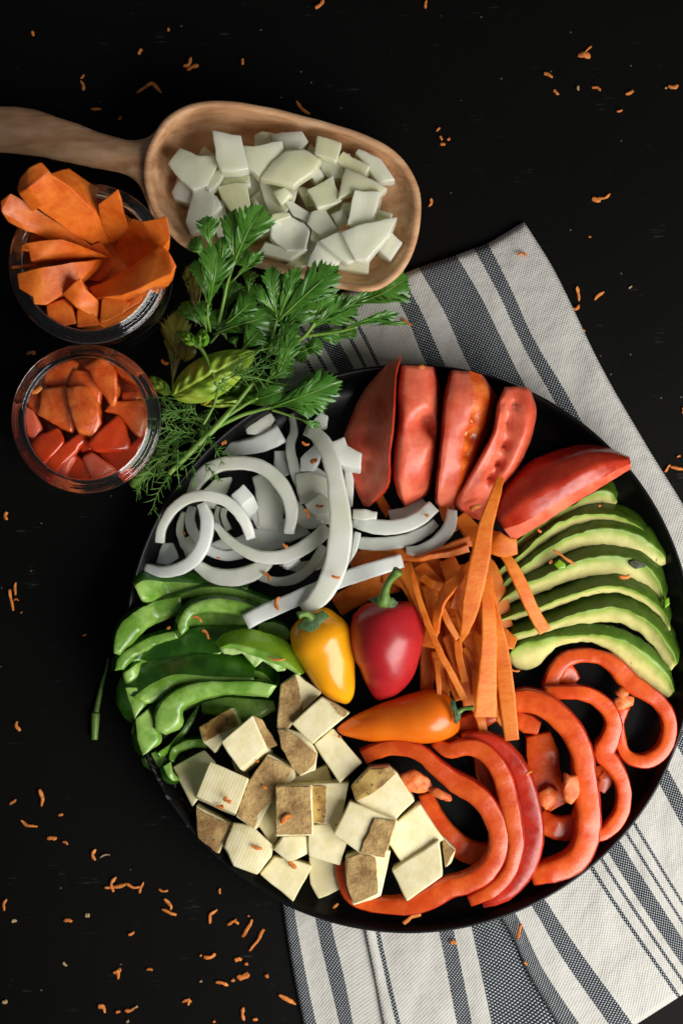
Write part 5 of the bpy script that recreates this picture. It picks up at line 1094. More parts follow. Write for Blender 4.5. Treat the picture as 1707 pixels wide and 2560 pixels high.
dice([(1068, 288), (1198, 370), (1172, 422), (1028, 342)], .028, 'oblong onion block right of the glossy chip')
dice([(175, 500), (220, 420), (282, 480), (272, 562), (190, 532)], .026, 'pale yellow onion piece at the far left under the left wedge')
dice([(285, 488), (372, 484), (392, 560), (352, 692), (270, 712), (244, 650)], .028, 'onion piece standing on end at the lower left of the scoop', tilt=(0, -.00002))
dice([(410, 475), (550, 458), (578, 602), (490, 622)], .029, 'square onion piece just above the tallest parsley leaf')
dice([(760, 542), (800, 555), (912, 620), (902, 662), (800, 622)], .027, 'onion strip slanting across the centre of the scoop')
dice([(880, 662), (900, 608), (960, 588), (1022, 690), (942, 726)], .029, 'onion wedge below the slanting strip')
dice([(1040, 870), (1190, 850), (1192, 926), (1040, 902)], .022, 'onion piece lowest against the front wall of the scoop')
dice([(750, 890), (862, 800), (912, 860), (840, 902)], .024, 'onion piece at the front edge next to the pale parsley leaf')
dice([(880, 880), (930, 758), (1042, 860), (1002, 902)], .027, 'three cornered onion piece behind the pale parsley leaf')
dice([(880, 490), (1010, 428), (1042, 540), (930, 582)], .030, 'tilted onion cube right of centre with a bright side', tilt=(0, .00003), dome=.0003)
dice([(1080, 384), (1282, 480), (1240, 532), (1130, 492), (1045, 532)], .030, 'bent onion piece behind the largest square cube at the right', dome=.0015)
dice([(1245, 800), (1312, 708), (1368, 770), (1312, 852)], .026, 'onion cube alone at the far right end of the heap', ext=(0, 10, .010))
dice([(630, 812), (660, 762), (760, 800), (862, 800), (780, 852)], .029, 'white rim of the cupped onion ring at the front')
dice([(688, 732), (692, 662), (780, 628), (850, 660), (878, 700), (862, 790), (762, 802)], .031, 'cupped onion ring lying open beside the tallest parsley leaf', dome=-.005, bev=.001)
dice([(650, 642), (700, 615), (772, 608), (782, 630), (660, 672)], .033, 'torn white onion skin curl above the cupped ring', ext=(0, 0, .003))
dice([(345, 460), (420, 364), (442, 385), (412, 450), (370, 492)], .031, 'translucent onion flap on the right of the left wedge')
dice([(640, 422), (700, 350), (760, 300), (850, 288), (936, 330), (902, 402), (802, 468)], .032, 'shell shaped onion piece with fine ribs in the middle of the back row', dome=.004, bev=.001)
dice([(568, 372), (540, 264), (602, 270), (732, 238), (748, 335), (620, 417)], .033, 'ribbed yellowish onion piece with the root end, back row', dome=.001)
dice([(918, 300), (930, 208), (1052, 245), (1022, 332)], .031, 'clean onion cube at the back of the scoop on the right', tilt=(0, .00003))
dice([(385, 194), (520, 214), (562, 375), (432, 386), (400, 320)], .035, 'tall onion block at the back left of the scoop', ext=(0, 6, .014), dome=.0015)
dice([(158, 356), (220, 274), (292, 315), (378, 320), (388, 365), (350, 460), (280, 482), (220, 430)], .034, 'curved bluish white onion wedge at the left end of the heap', dome=.0015)
dice([(1125, 494), (1248, 505), (1196, 682), (1090, 656)], .034, 'largest square onion cube at the right of the scoop', ext=(8, 8, .012), dome=.0002)
dice([(945, 760), (1062, 714), (1132, 850), (1080, 868)], .031, 'onion block with a bright edge left of the big white triangle', tilt=(-.00002, 0))
dice([(1060, 714), (1200, 672), (1332, 640), (1300, 722), (1190, 852), (1130, 842)], .034, 'big white triangular onion piece at the front right', dome=.002)

# small pieces that fill the heap
for q, (poly, z, lb) in enumerate([
    ([(465, 300), (520, 330), (540, 390), (480, 400)], .026, 'small onion chip under the right side of the tall block'),
    ([(690, 300), (760, 290), (770, 330), (700, 350)], .026, 'small onion chip between the rounded block and the shell shaped piece'),
    ([(700, 500), (760, 480), (800, 520), (740, 560)], .029, 'small squarish onion chip lying on the broad middle piece'),
    ([(1000, 620), (1060, 600), (1090, 650), (1030, 690)], .027, 'small onion chip left of the largest square cube'),
    ([(480, 640), (540, 620), (560, 690), (500, 710)], .025, 'small onion chip between the two parsley leaves'),
    ([(880, 400), (930, 370), (960, 420), (920, 450)], .027, 'small onion chip at the right tip of the shell shaped piece'),
    ([(1130, 560), (1060, 560), (1040, 610), (1100, 640)], .026, 'small onion chip tucked under the left edge of the largest square cube'),
    ([(200, 400), (240, 440), (225, 480), (180, 470)], .024, 'small onion chip under the left end wedge'),
    ([(900, 690), (960, 720), (950, 770), (890, 750)], .025, 'small yellow onion chip between the cupped ring and the bright edged block'),
    ([(1040, 300), (1090, 300), (1100, 340), (1050, 345)], .023, 'small onion chip behind the oblong block'),
    ([(340, 560), (400, 520), (430, 580), (380, 620)], .026, 'small onion chip right of the piece standing on end'),
    ([(600, 540), (660, 600), (640, 640), (590, 620)], .024, 'small onion chip just right of the square piece over the parsley')]):
    dice(poly, z, lb)
# ================================================================ herbs
def tooth_outline(rng, deep=1.0, nteeth=5):
    """half outline of a parsley leaflet: a long wedge that widens to forward pointing lobes, each with small teeth"""
    out = [(0, .03), (.10, .08), (.22, .20), (.34, .35), (.45, .50)]
    tips = [(.62, .70), (.74, .92), (.84, 1.0), (.91, .80), (.95, .58), (.99, .40), (1.0, .22)][:nteeth + 2]
    for q, (t, s_) in enumerate(tips):
        t += rng.uniform(-.02, .02); s_ *= rng.uniform(.9, 1.08)
        d_ = (.34 if q == 2 else .15) * (.6 + deep)
        out.append((t - .055, s_ * .97)); out.append((t, s_)); out.append((t - .035 - .03 * (q == 2), s_ * (1 - d_)))
    out.append((.985, .10)); out.append((1.03, 0.0))
    return out
def leaf(base, tip, w, z0, z1, f, parent, m='parsley', fold=.2, arch=.004, deep=1.0, seed=None, plain=False, roll=0.0, sides=(1, 1), nteeth=5):
    rng = random.Random(seed if seed is not None else random.random())
    b = f([base])[0]; t_ = f([tip])[0]; w = w / f.s * (1.18 if not plain else 1.1)
    dx, dy = t_[0] - b[0], t_[1] - b[1]; L_ = math.hypot(dx, dy); ux, uy = dx / L_, dy / L_; nx, ny = -uy, ux
    V = []; F = []
    bend = rng.uniform(-.08, .08) * L_
    def pt(t, s, sg):
        z = z0 + (z1 - z0) * t + arch * math.sin(math.pi * t) + abs(s) * w * S * .5 * fold * (1 if roll == 0 else 1) - (abs(s) ** 2) * w * S * .22 + sg * abs(s) * roll * w * S * .5
        z += .0008 * noise.noise(Vector((t * 5 + rng_off, s * 4 * sg, rng_off))) * min(1, 3 * t)
        z += .0003 * math.sin(t * 26 - abs(s) * 14) * abs(s)
        off = bend * math.sin(math.pi * t) * .6
        px = b[0] + ux * L_ * t + nx * (s * sg * w * .5 + off); py = b[1] + uy * L_ * t + ny * (s * sg * w * .5 + off)
        return P(px, py, max(.002, z))
    rng_off = rng.uniform(0, 60)
    for sg in (1, -1):
        half = tooth_outline(rng, deep, nteeth) if not plain else [(q / 14, math.sin(math.pi * (q / 14) ** .85) ** .75) for q in range(15)]
        half = [(t, s * sides[0 if sg > 0 else 1]) for t, s in half]
        cols = []
        nh = len(half); mono = 0.0
        for hi, (t, s) in enumerate(half):
            tm = (hi / (nh - 1)) ** 1.0 * .97 if hi < nh - 1 else 1.0
            sm = sum(h_[1] for h_ in half[max(0, hi - 2):hi + 3]) / len(half[max(0, hi - 2):hi + 3])
            tb = tm * .80 + .20 * t
            row = []
            for q in (0, .33, .66, 1):
                k_ = q ** 1.5
                row.append(len(V)); V.append(pt(tb + (t - tb) * k_, (sm + (s - sm) * q ** 3) * q, sg))
            cols.append(row)
        for a, c_ in zip(cols, cols[1:]):
            for q in range(3):
                fc = (a[q], c_[q], c_[q + 1], a[q + 1]); F.append(fc if sg < 0 else fc[::-1])
    o = mk('leaf', V, F, M[m], parent)
    rib = [P(b[0] + ux * L_ * t + nx * bend * math.sin(math.pi * t) * .6, b[1] + uy * L_ * t + ny * bend * math.sin(math.pi * t) * .6, max(.0022, z0 + (z1 - z0) * t + arch * math.sin(math.pi * t) + .0002)) for t in [q / 10 for q in range(10)]]
    mk('midrib', *tube(rib, [.00045, .0003, .00012], 5), M['herb_stem' if m != 'parsley_old' else m], o if False else parent) if w > 22 else None
    return o
SZ = [.012, .014]
def stem(pts, rad, f, parent, m='herb_stem', n=20, name='stem'):
    if len(pts[0]) == 2: pts = [(p[0], p[1], SZ[0] + (SZ[1] - SZ[0]) * q / (len(pts) - 1)) for q, p in enumerate(pts)]
    V, F = tube(wpath(f(pts), n), rad, 8, .0001); return fixn(mk(name, V, F, M[m], parent))
G_ = 'parsley sprigs bunched between the scoop and the plate'
D_ = empty('parsley_sprig', base_of(H1([(520, 900)]), .002), 'dark parsley sprig lowest in the bunch, broad leaves in shade by the jars', 'parsley', G_)
leaf((980, 480), (1430, 250), 300, .006, .010, H4, D_, arch=.003)
leaf((560, 640), (1010, 470), 260, .008, .010, H4, D_, arch=.003)
leaf((290, 780), (640, 420), 240, .012, .016, H4, D_, arch=.004)
leaf((300, 800), (480, 330), 200, .010, .014, H4, D_, arch=.004)
leaf((780, 760), (1000, 700), 110, .007, .008, H4, D_)
leaf((600, 830), (480, 960), 120, .007, .008, H4, D_)
leaf((420, 900), (640, 840), 120, .010, .012, H4, D_)
leaf((320, 1025), (780, 880), 230, .018, .022, H1, D_, arch=.006, deep=.6)
leaf((390, 965), (650, 735), 190, .020, .024, H1, D_, arch=.006, deep=.6)
leaf((420, 840), (500, 600), 170, .016, .020, H1, D_, arch=.004)
leaf((600, 690), (620, 520), 110, .018, .020, H1, D_)
leaf((235, 960), (75, 775), 150, .013, .013, H1, D_)
leaf((275, 1000), (245, 755), 130, .022, .026, H1, D_)
leaf((545, 1145), (690, 985), 200, .022, .026, H1, D_, arch=.006, nteeth=4)
leaf((500, 1120), (470, 1040), 80, .022, .024, H1, D_, nteeth=3)
leaf((640, 1080), (790, 960), 140, .016, .018, H1, D_)
leaf((1090, 1010), (1330, 1050), 120, .010, .010, H1, D_)
stem([(300, 1090), (420, 960), (620, 800)], [.0007, .0005], H1, D_)
stem([(590, 1230), (800, 1060), (1080, 880), (1240, 760)], [.0008, .0005], H1, D_)
for q, (b_, t_, w_, z_) in enumerate([((700, 900), (560, 640), 200, .012), ((560, 1000), (820, 820), 200, .014), ((430, 1060), (300, 840), 190, .012), ((760, 1180), (980, 960), 190, .012), ((880, 960), (1060, 760), 180, .013), ((620, 1150), (900, 1090), 170, .015), ((360, 700), (330, 560), 130, .012), ((1000, 1150), (1180, 1090), 150, .010)]):
    leaf(b_, t_, w_, z_, z_ + .005, H1, D_, arch=.004, seed=900 + q)
SZ[:] = [.006, .009]
E_ = empty('parsley_sprig', base_of(H2([(400, 500)]), .002), 'yellowing parsley sprig in deep shade between the two jars and the basil', 'parsley', G_)
leaf((395, 780), (440, 70), 270, .006, .010, H2, E_, m='parsley_old', deep=.6)
leaf((520, 560), (560, 330), 160, .008, .012, H2, E_, m='parsley_old', plain=True)
leaf((185, 960), (135, 480), 130, .010, .014, H1, E_, m='parsley_old')
leaf((225, 930), (165, 560), 110, .012, .016, H1, E_, m='parsley_old')
stem([(400, 900), (400, 700), (430, 300), (440, 120)], [.0006, .0003], H2, E_, m='parsley_old')
SZ[:] = [.018, .038]
A_ = empty('parsley_sprig', base_of(H1([(430, 800)]), .002), 'tall parsley sprig whose leaves reach over the scoop rim onto the diced onion', 'parsley', G_)
leaf((275, 405), (150, 275), 130, .040, .040, H1, A_, nteeth=4)
leaf((305, 350), (275, 95), 175, .043, .047, H1, A_, arch=.003, nteeth=4)
leaf((270, 770), (180, 440), 120, .026, .032, H1, A_)
leaf((385, 470), (410, 255), 120, .040, .043, H1, A_, nteeth=4)
leaf((285, 800), (360, 300), 270, .028, .043, H1, A_, arch=.006, fold=.35)
leaf((490, 460), (500, 40), 190, .040, .046, H1, A_, arch=.004, sides=(.6, 1))
leaf((490, 460), (715, 15), 290, .040, .048, H1, A_, arch=.006, fold=.3)
leaf((500, 470), (590, 330), 190, .036, .036, H1, A_, plain=True, fold=.1)
leaf((470, 610), (720, 375), 90, .034, .042, H1, A_, fold=.5, nteeth=4)
stem([(365, 950), (400, 790), (430, 640), (465, 530), (492, 440)], [.0011, .0009, .0006], H1, A_)
stem([(440, 625), (480, 590), (530, 550)], [.0006, .0004], H1, A_)
stem([(300, 1000), (280, 880), (282, 790)], [.0008, .0005], H1, A_)
SZ[:] = [.020, .030]
B_ = empty('parsley_sprig', base_of(H4([(520, 760)]), .002), 'parsley sprig with a silvery leaf over the scoop edge, side leaves over the cloth', 'parsley', G_)
leaf((820, 870), (785, 485), 150, .030, .038, H1, B_, fold=.4)
leaf((812, 850), (625, 640), 100, .030, .034, H1, B_, fold=.4)
leaf((835, 905), (1010, 500), 170, .030, .043, H1, B_, sides=(.5, 1))
leaf((830, 915), (1300, 490), 270, .030, .045, H1, B_, arch=.006, fold=.15)
leaf((1120, 900), (1250, 630), 140, .026, .034, H1, B_, fold=.4)
leaf((1045, 1015), (1370, 725), 120, .024, .032, H1, B_, fold=.5, nteeth=3)
leaf((1150, 930), (1545, 690), 90, .026, .033, H1, B_, fold=.5, nteeth=4)
leaf((870, 700), (1350, 555), 120, .022, .024, H4, B_, fold=.5, nteeth=4, sides=(1, .6))
leaf((1100, 670), (1430, 645), 40, .018, .020, H4, B_, nteeth=3)
leaf((620, 765), (835, 770), 50, .018, .018, H4, B_, nteeth=3)
leaf((300, 1150), (470, 730), 170, .026, .030, H4, B_, arch=.005)
leaf((300, 1000), (460, 915), 130, .028, .030, H4, B_, nteeth=4)
leaf((240, 1130), (455, 1015), 140, .026, .028, H4, B_, nteeth=4)
leaf((240, 1150), (330, 1010), 100, .024, .028, H4, B_, nteeth=4)
stem([(770, 1085), (800, 990), (826, 900), (850, 860)], [.0009, .0006], H1, B_)
stem([(826, 905), (810, 850), (790, 760)], [.0006, .0003], H1, B_)
stem([(820, 1225), (930, 1110), (1040, 1035), (1120, 930)], [.0011, .0008], H1, B_)
stem([(530, 752), (640, 738), (760, 722), (880, 702), (1000, 670)], [.0010, .0008, .0004], H4, B_)
SZ[:] = [.024, .030]
C_ = empty('parsley_sprig', base_of(H4([(400, 1350)]), .002), 'parsley sprig with one large leaf hanging over the plate rim beside the tomato', 'parsley', G_)
leaf((300, 1330), (700, 1100), 150, .030, .034, H4, C_, nteeth=4)
leaf((230, 1375), (865, 1140), 260, .028, .036, H4, C_, arch=.007, fold=.2, nteeth=6)
leaf((330, 1350), (750, 1330), 170, .028, .032, H4, C_, arch=.005, fold=.2, nteeth=4, sides=(1, .6))
leaf((400, 1350), (640, 1415), 90, .028, .030, H4, C_, nteeth=3)
leaf((480, 1440), (690, 1520), 70, .028, .028, H4, C_, nteeth=3)
leaf((130, 1290), (400, 1205), 150, .026, .032, H4, C_, plain=True, fold=.4)
leaf((120, 1330), (300, 1275), 60, .024, .026, H4, C_, plain=True, fold=.4)
stem([(-260, 1560), (0, 1430), (180, 1378), (290, 1350)], [.0012, .0010, .0007], H4, C_)
stem([(270, 1380), (400, 1420), (540, 1465), (620, 1490)], [.0007, .0004], H4, C_)
stem([(-200, 1500), (-60, 1400), (100, 1300), (150, 1280)], [.0011, .0008], H4, C_)

# ---------------------------------------------------------------- basil
def basil(base, tip, wl, wr, z0, z1, f, parent, dome=.010, nv=6, tint=(1, 1, 1), seed=1.0):
    b = f([base])[0]; t_ = f([tip])[0]; wl /= f.s; wr /= f.s
    dx, dy = t_[0] - b[0], t_[1] - b[1]; L_ = math.hypot(dx, dy); ux, uy = dx / L_, dy / L_; nx, ny = uy, -ux
    NU, NV = 48, 28; V = []; F = []; col = []
    for i in range(NU + 1):
        t = i / NU; env = math.sin(math.pi * t ** .8) ** .72
        for j in range(NV + 1):
            s = j / NV * 2 - 1; w = (wl if s > 0 else wr) * env
            a = abs(s)
            ph = (t - a * .22) * nv
            vein = math.exp(-((ph - round(ph)) / .10) ** 2) * (1 - a * .4)
            mr = math.exp(-(a / .07) ** 2)
            quilt = .5 - .5 * math.cos(2 * math.pi * ph)
            z = z0 + (z1 - z0) * t + dome * math.sin(math.pi * t) * (1 - a * a * .8) + quilt * .0022 * math.sin(math.pi * min(1, a * 1.1)) * env - mr * .0022 * env
            z += .0012 * noise.noise(Vector((t * 6, s * 4, seed)))
            px = b[0] + ux * L_ * t + nx * s * w; py = b[1] + uy * L_ * t + ny * s * w
            V.append(P(px, py, z))
            k = .55 + .4 * noise.noise(Vector((t * 3 + seed, s * 2, 1)))
            g = Vector((.85, .92, .8)).lerp(Vector((1.5, 1.15, 1.3)), max(0, min(1, k - .3)))
            g = g.lerp(Vector((1.75, 1.5, 2.4)), vein * .55)
            col.append(Vector((g.x * tint[0], g.y * tint[1], g.z * tint[2])))
    for i in range(NU):
        for j in range(NV): F.append((i * (NV + 1) + j, (i + 1) * (NV + 1) + j, (i + 1) * (NV + 1) + j + 1, i * (NV + 1) + j + 1))
    return mk('leaf', V, F, M['basil'], parent, col=col)
SZ[:] = [.034, .038]
BS = empty('basil_sprig', base_of(H2([(800, 700)]), .002), 'basil sprig with one large quilted yellow green leaf between the parsley and the dill', 'basil')
basil((780, 900), (1525, 835), 190, 120, .014, .022, H2, BS, dome=.006, tint=(.30, .42, .35), seed=4)
basil((690, 985), (1180, 968), 66, 40, .022, .024, H2, BS, dome=.004, tint=(1.1, .95, 1.4), seed=7, nv=3)
basil((680, 990), (835, 830), 40, 40, .026, .028, H2, BS, dome=.001, tint=(1.2, .75, .5), seed=9, nv=3)
basil((370, 890), (175, 705), 60, 66, .016, .018, H2, BS, dome=.004, tint=(.6, .7, .6), seed=12, nv=3)
basil((405, 905), (1215, 465), 205, 215, .026, .030, H2, BS, dome=.010, seed=2)
basil((625, 395), (465, 262), 60, 60, .036, .036, H2, BS, dome=.003, tint=(.4, .6, .5), seed=17, nv=3)
basil((690, 425), (690, 238), 70, 70, .036, .038, H2, BS, dome=.004, tint=(.4, .62, .5), seed=21, nv=3)
stem([(445, 278), (500, 310), (600, 390), (680, 440), (760, 600), (838, 800)], [.0010, .0008], H2, BS, m='pstem')
stem([(838, 790), (838, 860), (800, 1000), (700, 1180)], [.0007, .0006], H2, BS)

# ---------------------------------------------------------------- dill
SZ[:] = [.024, .026]
DL = empty('dill_sprig', base_of(H3([(600, 600)]), .002), 'feathery dill sprig along the plate rim with a thick pale green stem', 'dill')
stem([(440, 880), (560, 760), (720, 600), (920, 400), (1080, 220), (1260, -10)], [.0014, .0016, .0018, .0016, .0013, .0010], H3, DL)
def frond(axis, f, ln, step, seed, z=(.018, .026), th=.00022, dens=2, droop=.3):
    rng = random.Random(seed)
    ax = [P(p.x, p.y, p.z) for p in resample([Vector(p) if len(p) == 3 else Vector((p[0], p[1], z[0] + (z[1] - z[0]) * q / max(1, len(axis) - 1))) for q, p in enumerate(f(axis))], 24)]
    parts = [tube(ax, [th * 1.5, th], 5)]
    for i in range(2, 24, step):
        for side in (1, -1):
            for _ in range(dens):
                t = (ax[min(i + 1, 23)] - ax[i - 1]).normalized(); n_ = Vector((-t.y, t.x, 0)) * side
                d = (t * rng.uniform(.2, 1.5) + n_ * rng.uniform(.1, 1.0) + Vector((0, 0, rng.uniform(-.3, .6)))).normalized()
                l = ln * S / f.s * rng.uniform(.4, 1.7); c_ = rng.uniform(-1.3, 1.3)
                p0 = ax[i]; pp = [p0]
                for q in range(1, 6):
                    d2 = (d + n_ * c_ * q * .18 + Vector((0, 0, -.06 * q))).normalized(); p0 = p0 + d2 * l / 5
                    p0.z = max(.0015, p0.z); pp.append(p0.copy())
                parts.append(tube(pp, [th, th * .9, th * .35], 4))
                if rng.random() < .55:
                    d3 = (d + n_ * rng.uniform(-1.2, 1.2)).normalized(); pq = [pp[2], pp[2] + d3 * l * .25 + Vector((0, 0, .0004)), pp[2] + d3 * l * .5]
                    parts.append(tube(pq, [th * .8, th * .35], 4))
    mk('frond', *join(parts), M['dill'], DL)
for q, (ax, ln, st, dn) in enumerate([
    ([(870, 430), (620, 360), (480, 270), (380, 180)], 130, 2, 1), ([(870, 430), (700, 300), (560, 190), (440, 60)], 130, 2, 1),
    ([(820, 480), (560, 470), (330, 420)], 130, 2, 1), ([(740, 560), (520, 560), (320, 650)], 130, 2, 1),
    ([(650, 650), (480, 690), (260, 760)], 120, 2, 1), ([(560, 750), (400, 790), (220, 880)], 120, 2, 1),
    ([(480, 850), (330, 890), (190, 950), (150, 1060)], 110, 2, 1), ([(480, 850), (410, 940), (330, 1080), (280, 1220)], 90, 3, 1),
    ([(910, 60), (830, 330), (700, 480)], 110, 2, 1), ([(830, 350), (620, 340), (420, 330), (265, 420)], 80, 3, 1),
    ([(560, 520), (440, 560), (300, 700)], 130, 2, 1), ([(640, 420), (520, 500), (400, 640)], 130, 2, 1),
    ([(700, 240), (560, 260), (400, 300)], 120, 2, 1), ([(480, 180), (330, 130), (215, 128)], 70, 3, 1), ([(420, 720), (300, 800), (130, 960)], 100, 2, 1)]):
    frond(ax, H3, ln, st, 100 + q, z=(.020, .014 + .016 * ((q * 7) % 5) / 5), dens=dn)
for q, (ax, ln, st) in enumerate([([(870, 590, .026), (940, 650, .029), (1040, 690, .029)], 50, 6), ([(790, 780, .028), (860, 850, .0315), (930, 935, .0315)], 60, 5), ([(670, 800, .026), (690, 900, .028), (680, 1010, .028)], 40, 8),
    ([(530, 640, .026), (525, 850, .026), (545, 990, .024)], 60, 7), ([(860, 470, .026), (700, 730, .027), (550, 840, .026)], 80, 6), ([(720, 430, .024), (850, 560, .027), (960, 760, .028)], 60, 7), ([(440, 840, .02), (430, 990, .02)], 60, 7)]):
    frond(ax, H3, ln, st, 300 + q, th=.00022)
for q, (ax, ln, st) in enumerate([([(840, 800, .038), (1020, 690, .038), (1280, 560, .037), (1430, 430, .036)], 110, 3), ([(1010, 690, .038), (1200, 645, .038), (1430, 570, .037)], 90, 4), ([(1020, 700, .038), (1280, 740, .034), (1490, 810, .030)], 110, 4), ([(1020, 690, .038), (1040, 610, .039), (1065, 545, .039)], 60, 6), ([(1190, 500, .037), (1260, 450, .037), (1430, 430, .036)], 40, 6), ([(840, 800, .037), (900, 850, .036), (915, 825, .036)], 50, 6)]):
    frond(ax, H2, ln, st, 400 + q, th=.00022)
# pale cut butt of a herb stem by the tomato jar
o = mk('herb_stem_end', *tube(wpath(H3([(90, 990, .010), (150, 920, .012), (230, 800, .012), (330, 650, .012)]), 10), [.0026, .0018, .0012], 9, .0003), M['herb_stem'])
fixn(o); tag(o, 'pale cut stem end poking out of the dill right of the tomato jar', 'herb stem')
# lone stem lying by the plate
e = empty('loose_herb_stem', base_of(T3([(880, 1900)]), .0), 'single green herb stem on the black table left of the green pepper strips', 'herb stem')
stem([(985, 1430, .0016), (960, 1560, .0018), (930, 1650, .0018), (870, 1930, .0020)], [.0005, .0010, .0016], T3, e, m='pstem', name='stem')
stem([(868, 1925, .0024), (862, 2040, .0024), (858, 2165, .0022)], [.0022, .0021, .0017], T3, e, name='cut_end')

# ================================================================ grated carrot scattered about
SH = []
def shav(f, pts, w, label, z=.0011, grp=None, h=.0009, m='shaving', cat='carrot shaving', nm='carrot_shaving'):
    pp = [(p[0], p[1], z) for p in f(pts)]
    if len(pp) == 1: pp = [(pp[0][0] - w / f.s * .4, pp[0][1], z), (pp[0][0] + w / f.s * .4, pp[0][1] + w / f.s * .2, z)]
    n = 5 if len(pp) < 3 else 9
    rr = random.Random(int(pp[0][0] * 13 + pp[0][1] * 7))
    ws = [w / f.s * q * .86 for q in (rr.uniform(.35, .9), rr.uniform(.8, 1.15), rr.uniform(.6, 1.1), rr.uniform(.8, 1.2), rr.uniform(.25, .8))]
    if len(pp) == 2:
        a, b = pp; q = rr.uniform(-.28, .28); pp = [a, ((a[0] + b[0]) / 2 - (b[1] - a[1]) * q, (a[1] + b[1]) / 2 + (b[0] - a[0]) * q, z), b]
    n = 12; V, F, A = sweep(pp, ws, h * rr.uniform(.6, 1.0), n, 7, 2.2, jitter=.0006, lean=[rr.uniform(-.5, .5), rr.uniform(-.5, .5)])
    o = fixn(mk(nm, V, F, M[m])); tag(o, label, cat, grp); return o
gT = 'grated carrot scattered over the table above the scoop'; gR = 'grated carrot scattered on the table right of the scoop'
gL = 'grated carrot scattered on the table left of the plate'; gB = 'grated carrot scattered on the table below the plate'
gF = 'grated carrot fallen on the food and cloth'
dim = 'dim carrot crumb on the black table above the scoop'
for pts, w, lab in [([(1452, 35), (1490, 0)], 24, 'carrot shaving cut by the top edge, nearest the top middle'), ([(150, 143), (153, 163)], 17, dim), ([(640, 252), (655, 228)], 20, dim), ([(773, 128), (775, 142)], 13, dim),
    ([(372, 362), (388, 342)], 16, 'bent dim carrot shaving above the scoop handle'), ([(372, 370), (384, 418)], 18, 'dim carrot shaving touching the bent one above the handle'), ([(845, 305), (882, 265)], 20, 'upper half of a dim V shaped pair of carrot shavings above the scoop'), ([(862, 320), (915, 300)], 28, 'lower half of a dim V shaped pair of carrot shavings above the scoop'),
    ([(1116, 272), (1118, 296)], 17, dim), ([(422, 502), (470, 505)], 17, 'flat dim carrot shaving just above the scoop handle'), ([(1364, 465), (1428, 525)], 18, 'straight carrot shaving just off the upper edge of the scoop'), ([(545, 552), (555, 535)], 14, dim), ([(630, 430), (700, 385), (750, 430)], 22, 'barely visible dark curl of carrot on the table above the scoop')]:
    shav(T1, pts, w, lab, grp=gT)
bigR = 'small orange carrot crumb on the black table right of the scoop'
for pts, w, lab in [([(395, 0), (388, 40)], 18, 'carrot shaving cut by the top edge right of the middle'), ([(1085, 250), (1120, 245), (1140, 265)], 34, 'large ragged carrot flake at the upper right'), ([(1120, 235), (1148, 212)], 14, 'thin prong of carrot on the large ragged flake at the upper right'),
    ([(932, 335), (972, 350)], 18, bigR), ([(975, 410), (1000, 432)], 16, bigR), ([(1152, 400), (1190, 412)], 15, bigR), ([(1305, 430), (1340, 416)], 18, bigR), ([(1262, 508), (1290, 503)], 14, bigR), ([(1500, 395), (1545, 390)], 24, 'thick carrot crumb closest to the right edge at the top'),
    ([(440, 597), (460, 588)], 15, bigR), ([(455, 622), (465, 640)], 18, bigR), ([(488, 638), (503, 630)], 14, bigR), ([(458, 655), (482, 660)], 20, bigR), ([(1150, 908), (1190, 920)], 28, 'hooked carrot shaving on the table above the cloth corner'), ([(1175, 905), (1232, 884)], 18, 'long arm of the hooked carrot shaving above the cloth corner'), ([(405, 945), (414, 910)], 17, 'upright carrot crumb off the right end of the scoop'), ([(92, 615), (128, 635)], 16, 'carrot crumb against the outer rim of the scoop')]:
    shav(T2, pts, w, lab, grp=gR)
for pts, w in [([(1088, 392), (1092, 410)], 16), ([(1488, 402), (1497, 398)], 14)]:
    shav(T2, pts, w, 'dry whitish crumb among the carrot bits at the upper right', grp='dry crumbs on the table', m='crumb', cat='crumb', nm='dry_crumb')
for pts, w, lab in [([(258, 875), (268, 975)], 30, 'broad straight carrot shaving on the table beside the cloth edge'), ([(375, 970), (400, 940), (440, 910)], 26, 'curved carrot shaving right of the broad straight one beside the cloth'), ([(215, 1025), (268, 1005)], 30, 'rounded carrot crumb touching the edge of the cloth'), ([(275, 1168), (310, 1182)], 18, 'tiny carrot crumb on the table lower along the cloth edge'),
    ([(335, 525), (350, 528)], 12, 'tiny orange speck on the table above the cloth corner'), ([(860, 2160), (885, 2115), (900, 2110)], 26, 'carrot shaving at the right edge, left half of a hooked pair'), ([(905, 2118), (988, 2140)], 26, 'carrot shaving at the right edge, right half of a hooked pair'), ([(945, 2055), (970, 2048)], 22, 'small carrot crumb above the hooked pair at the right edge'), ([(975, 1750), (988, 1710)], 26, 'carrot crumb cut by the right edge beside the cloth')]:
    shav(T5, pts, w, lab, grp=gR)
shav(T5, [(615, 890), (635, 870)], 20, 'pale grey crumb alone on the table right of the cloth', m='crumb', cat='crumb', nm='dry_crumb', grp='dry crumbs on the table')
for pts, w, lab in [([(65, 108), (65, 180)], 46, 'rounded carrot crumb at the left edge below the tomato jar'), ([(88, 805), (100, 880), (118, 1000)], 38, 'longest carrot shaving at the left edge, part of a cluster'), ([(148, 745), (143, 865)], 28, 'short carrot shaving at the upper side of the cluster at the left edge'), ([(120, 915), (170, 910)], 20, 'tiny carrot twig crossing the cluster at the left edge'), ([(180, 1025), (200, 1012)], 12, 'carrot speck below the cluster at the left edge'), ([(750, 1228), (778, 1212)], 22, 'reddish carrot speck alone left of the green peppers'), ([(160, 2000), (150, 2040), (180, 2095)], 38, 'twisted carrot shaving left of the loose herb stem')]:
    shav(T3, pts, w, lab, grp=gL)
cB = 'small carrot crumb on the black table below the plate'
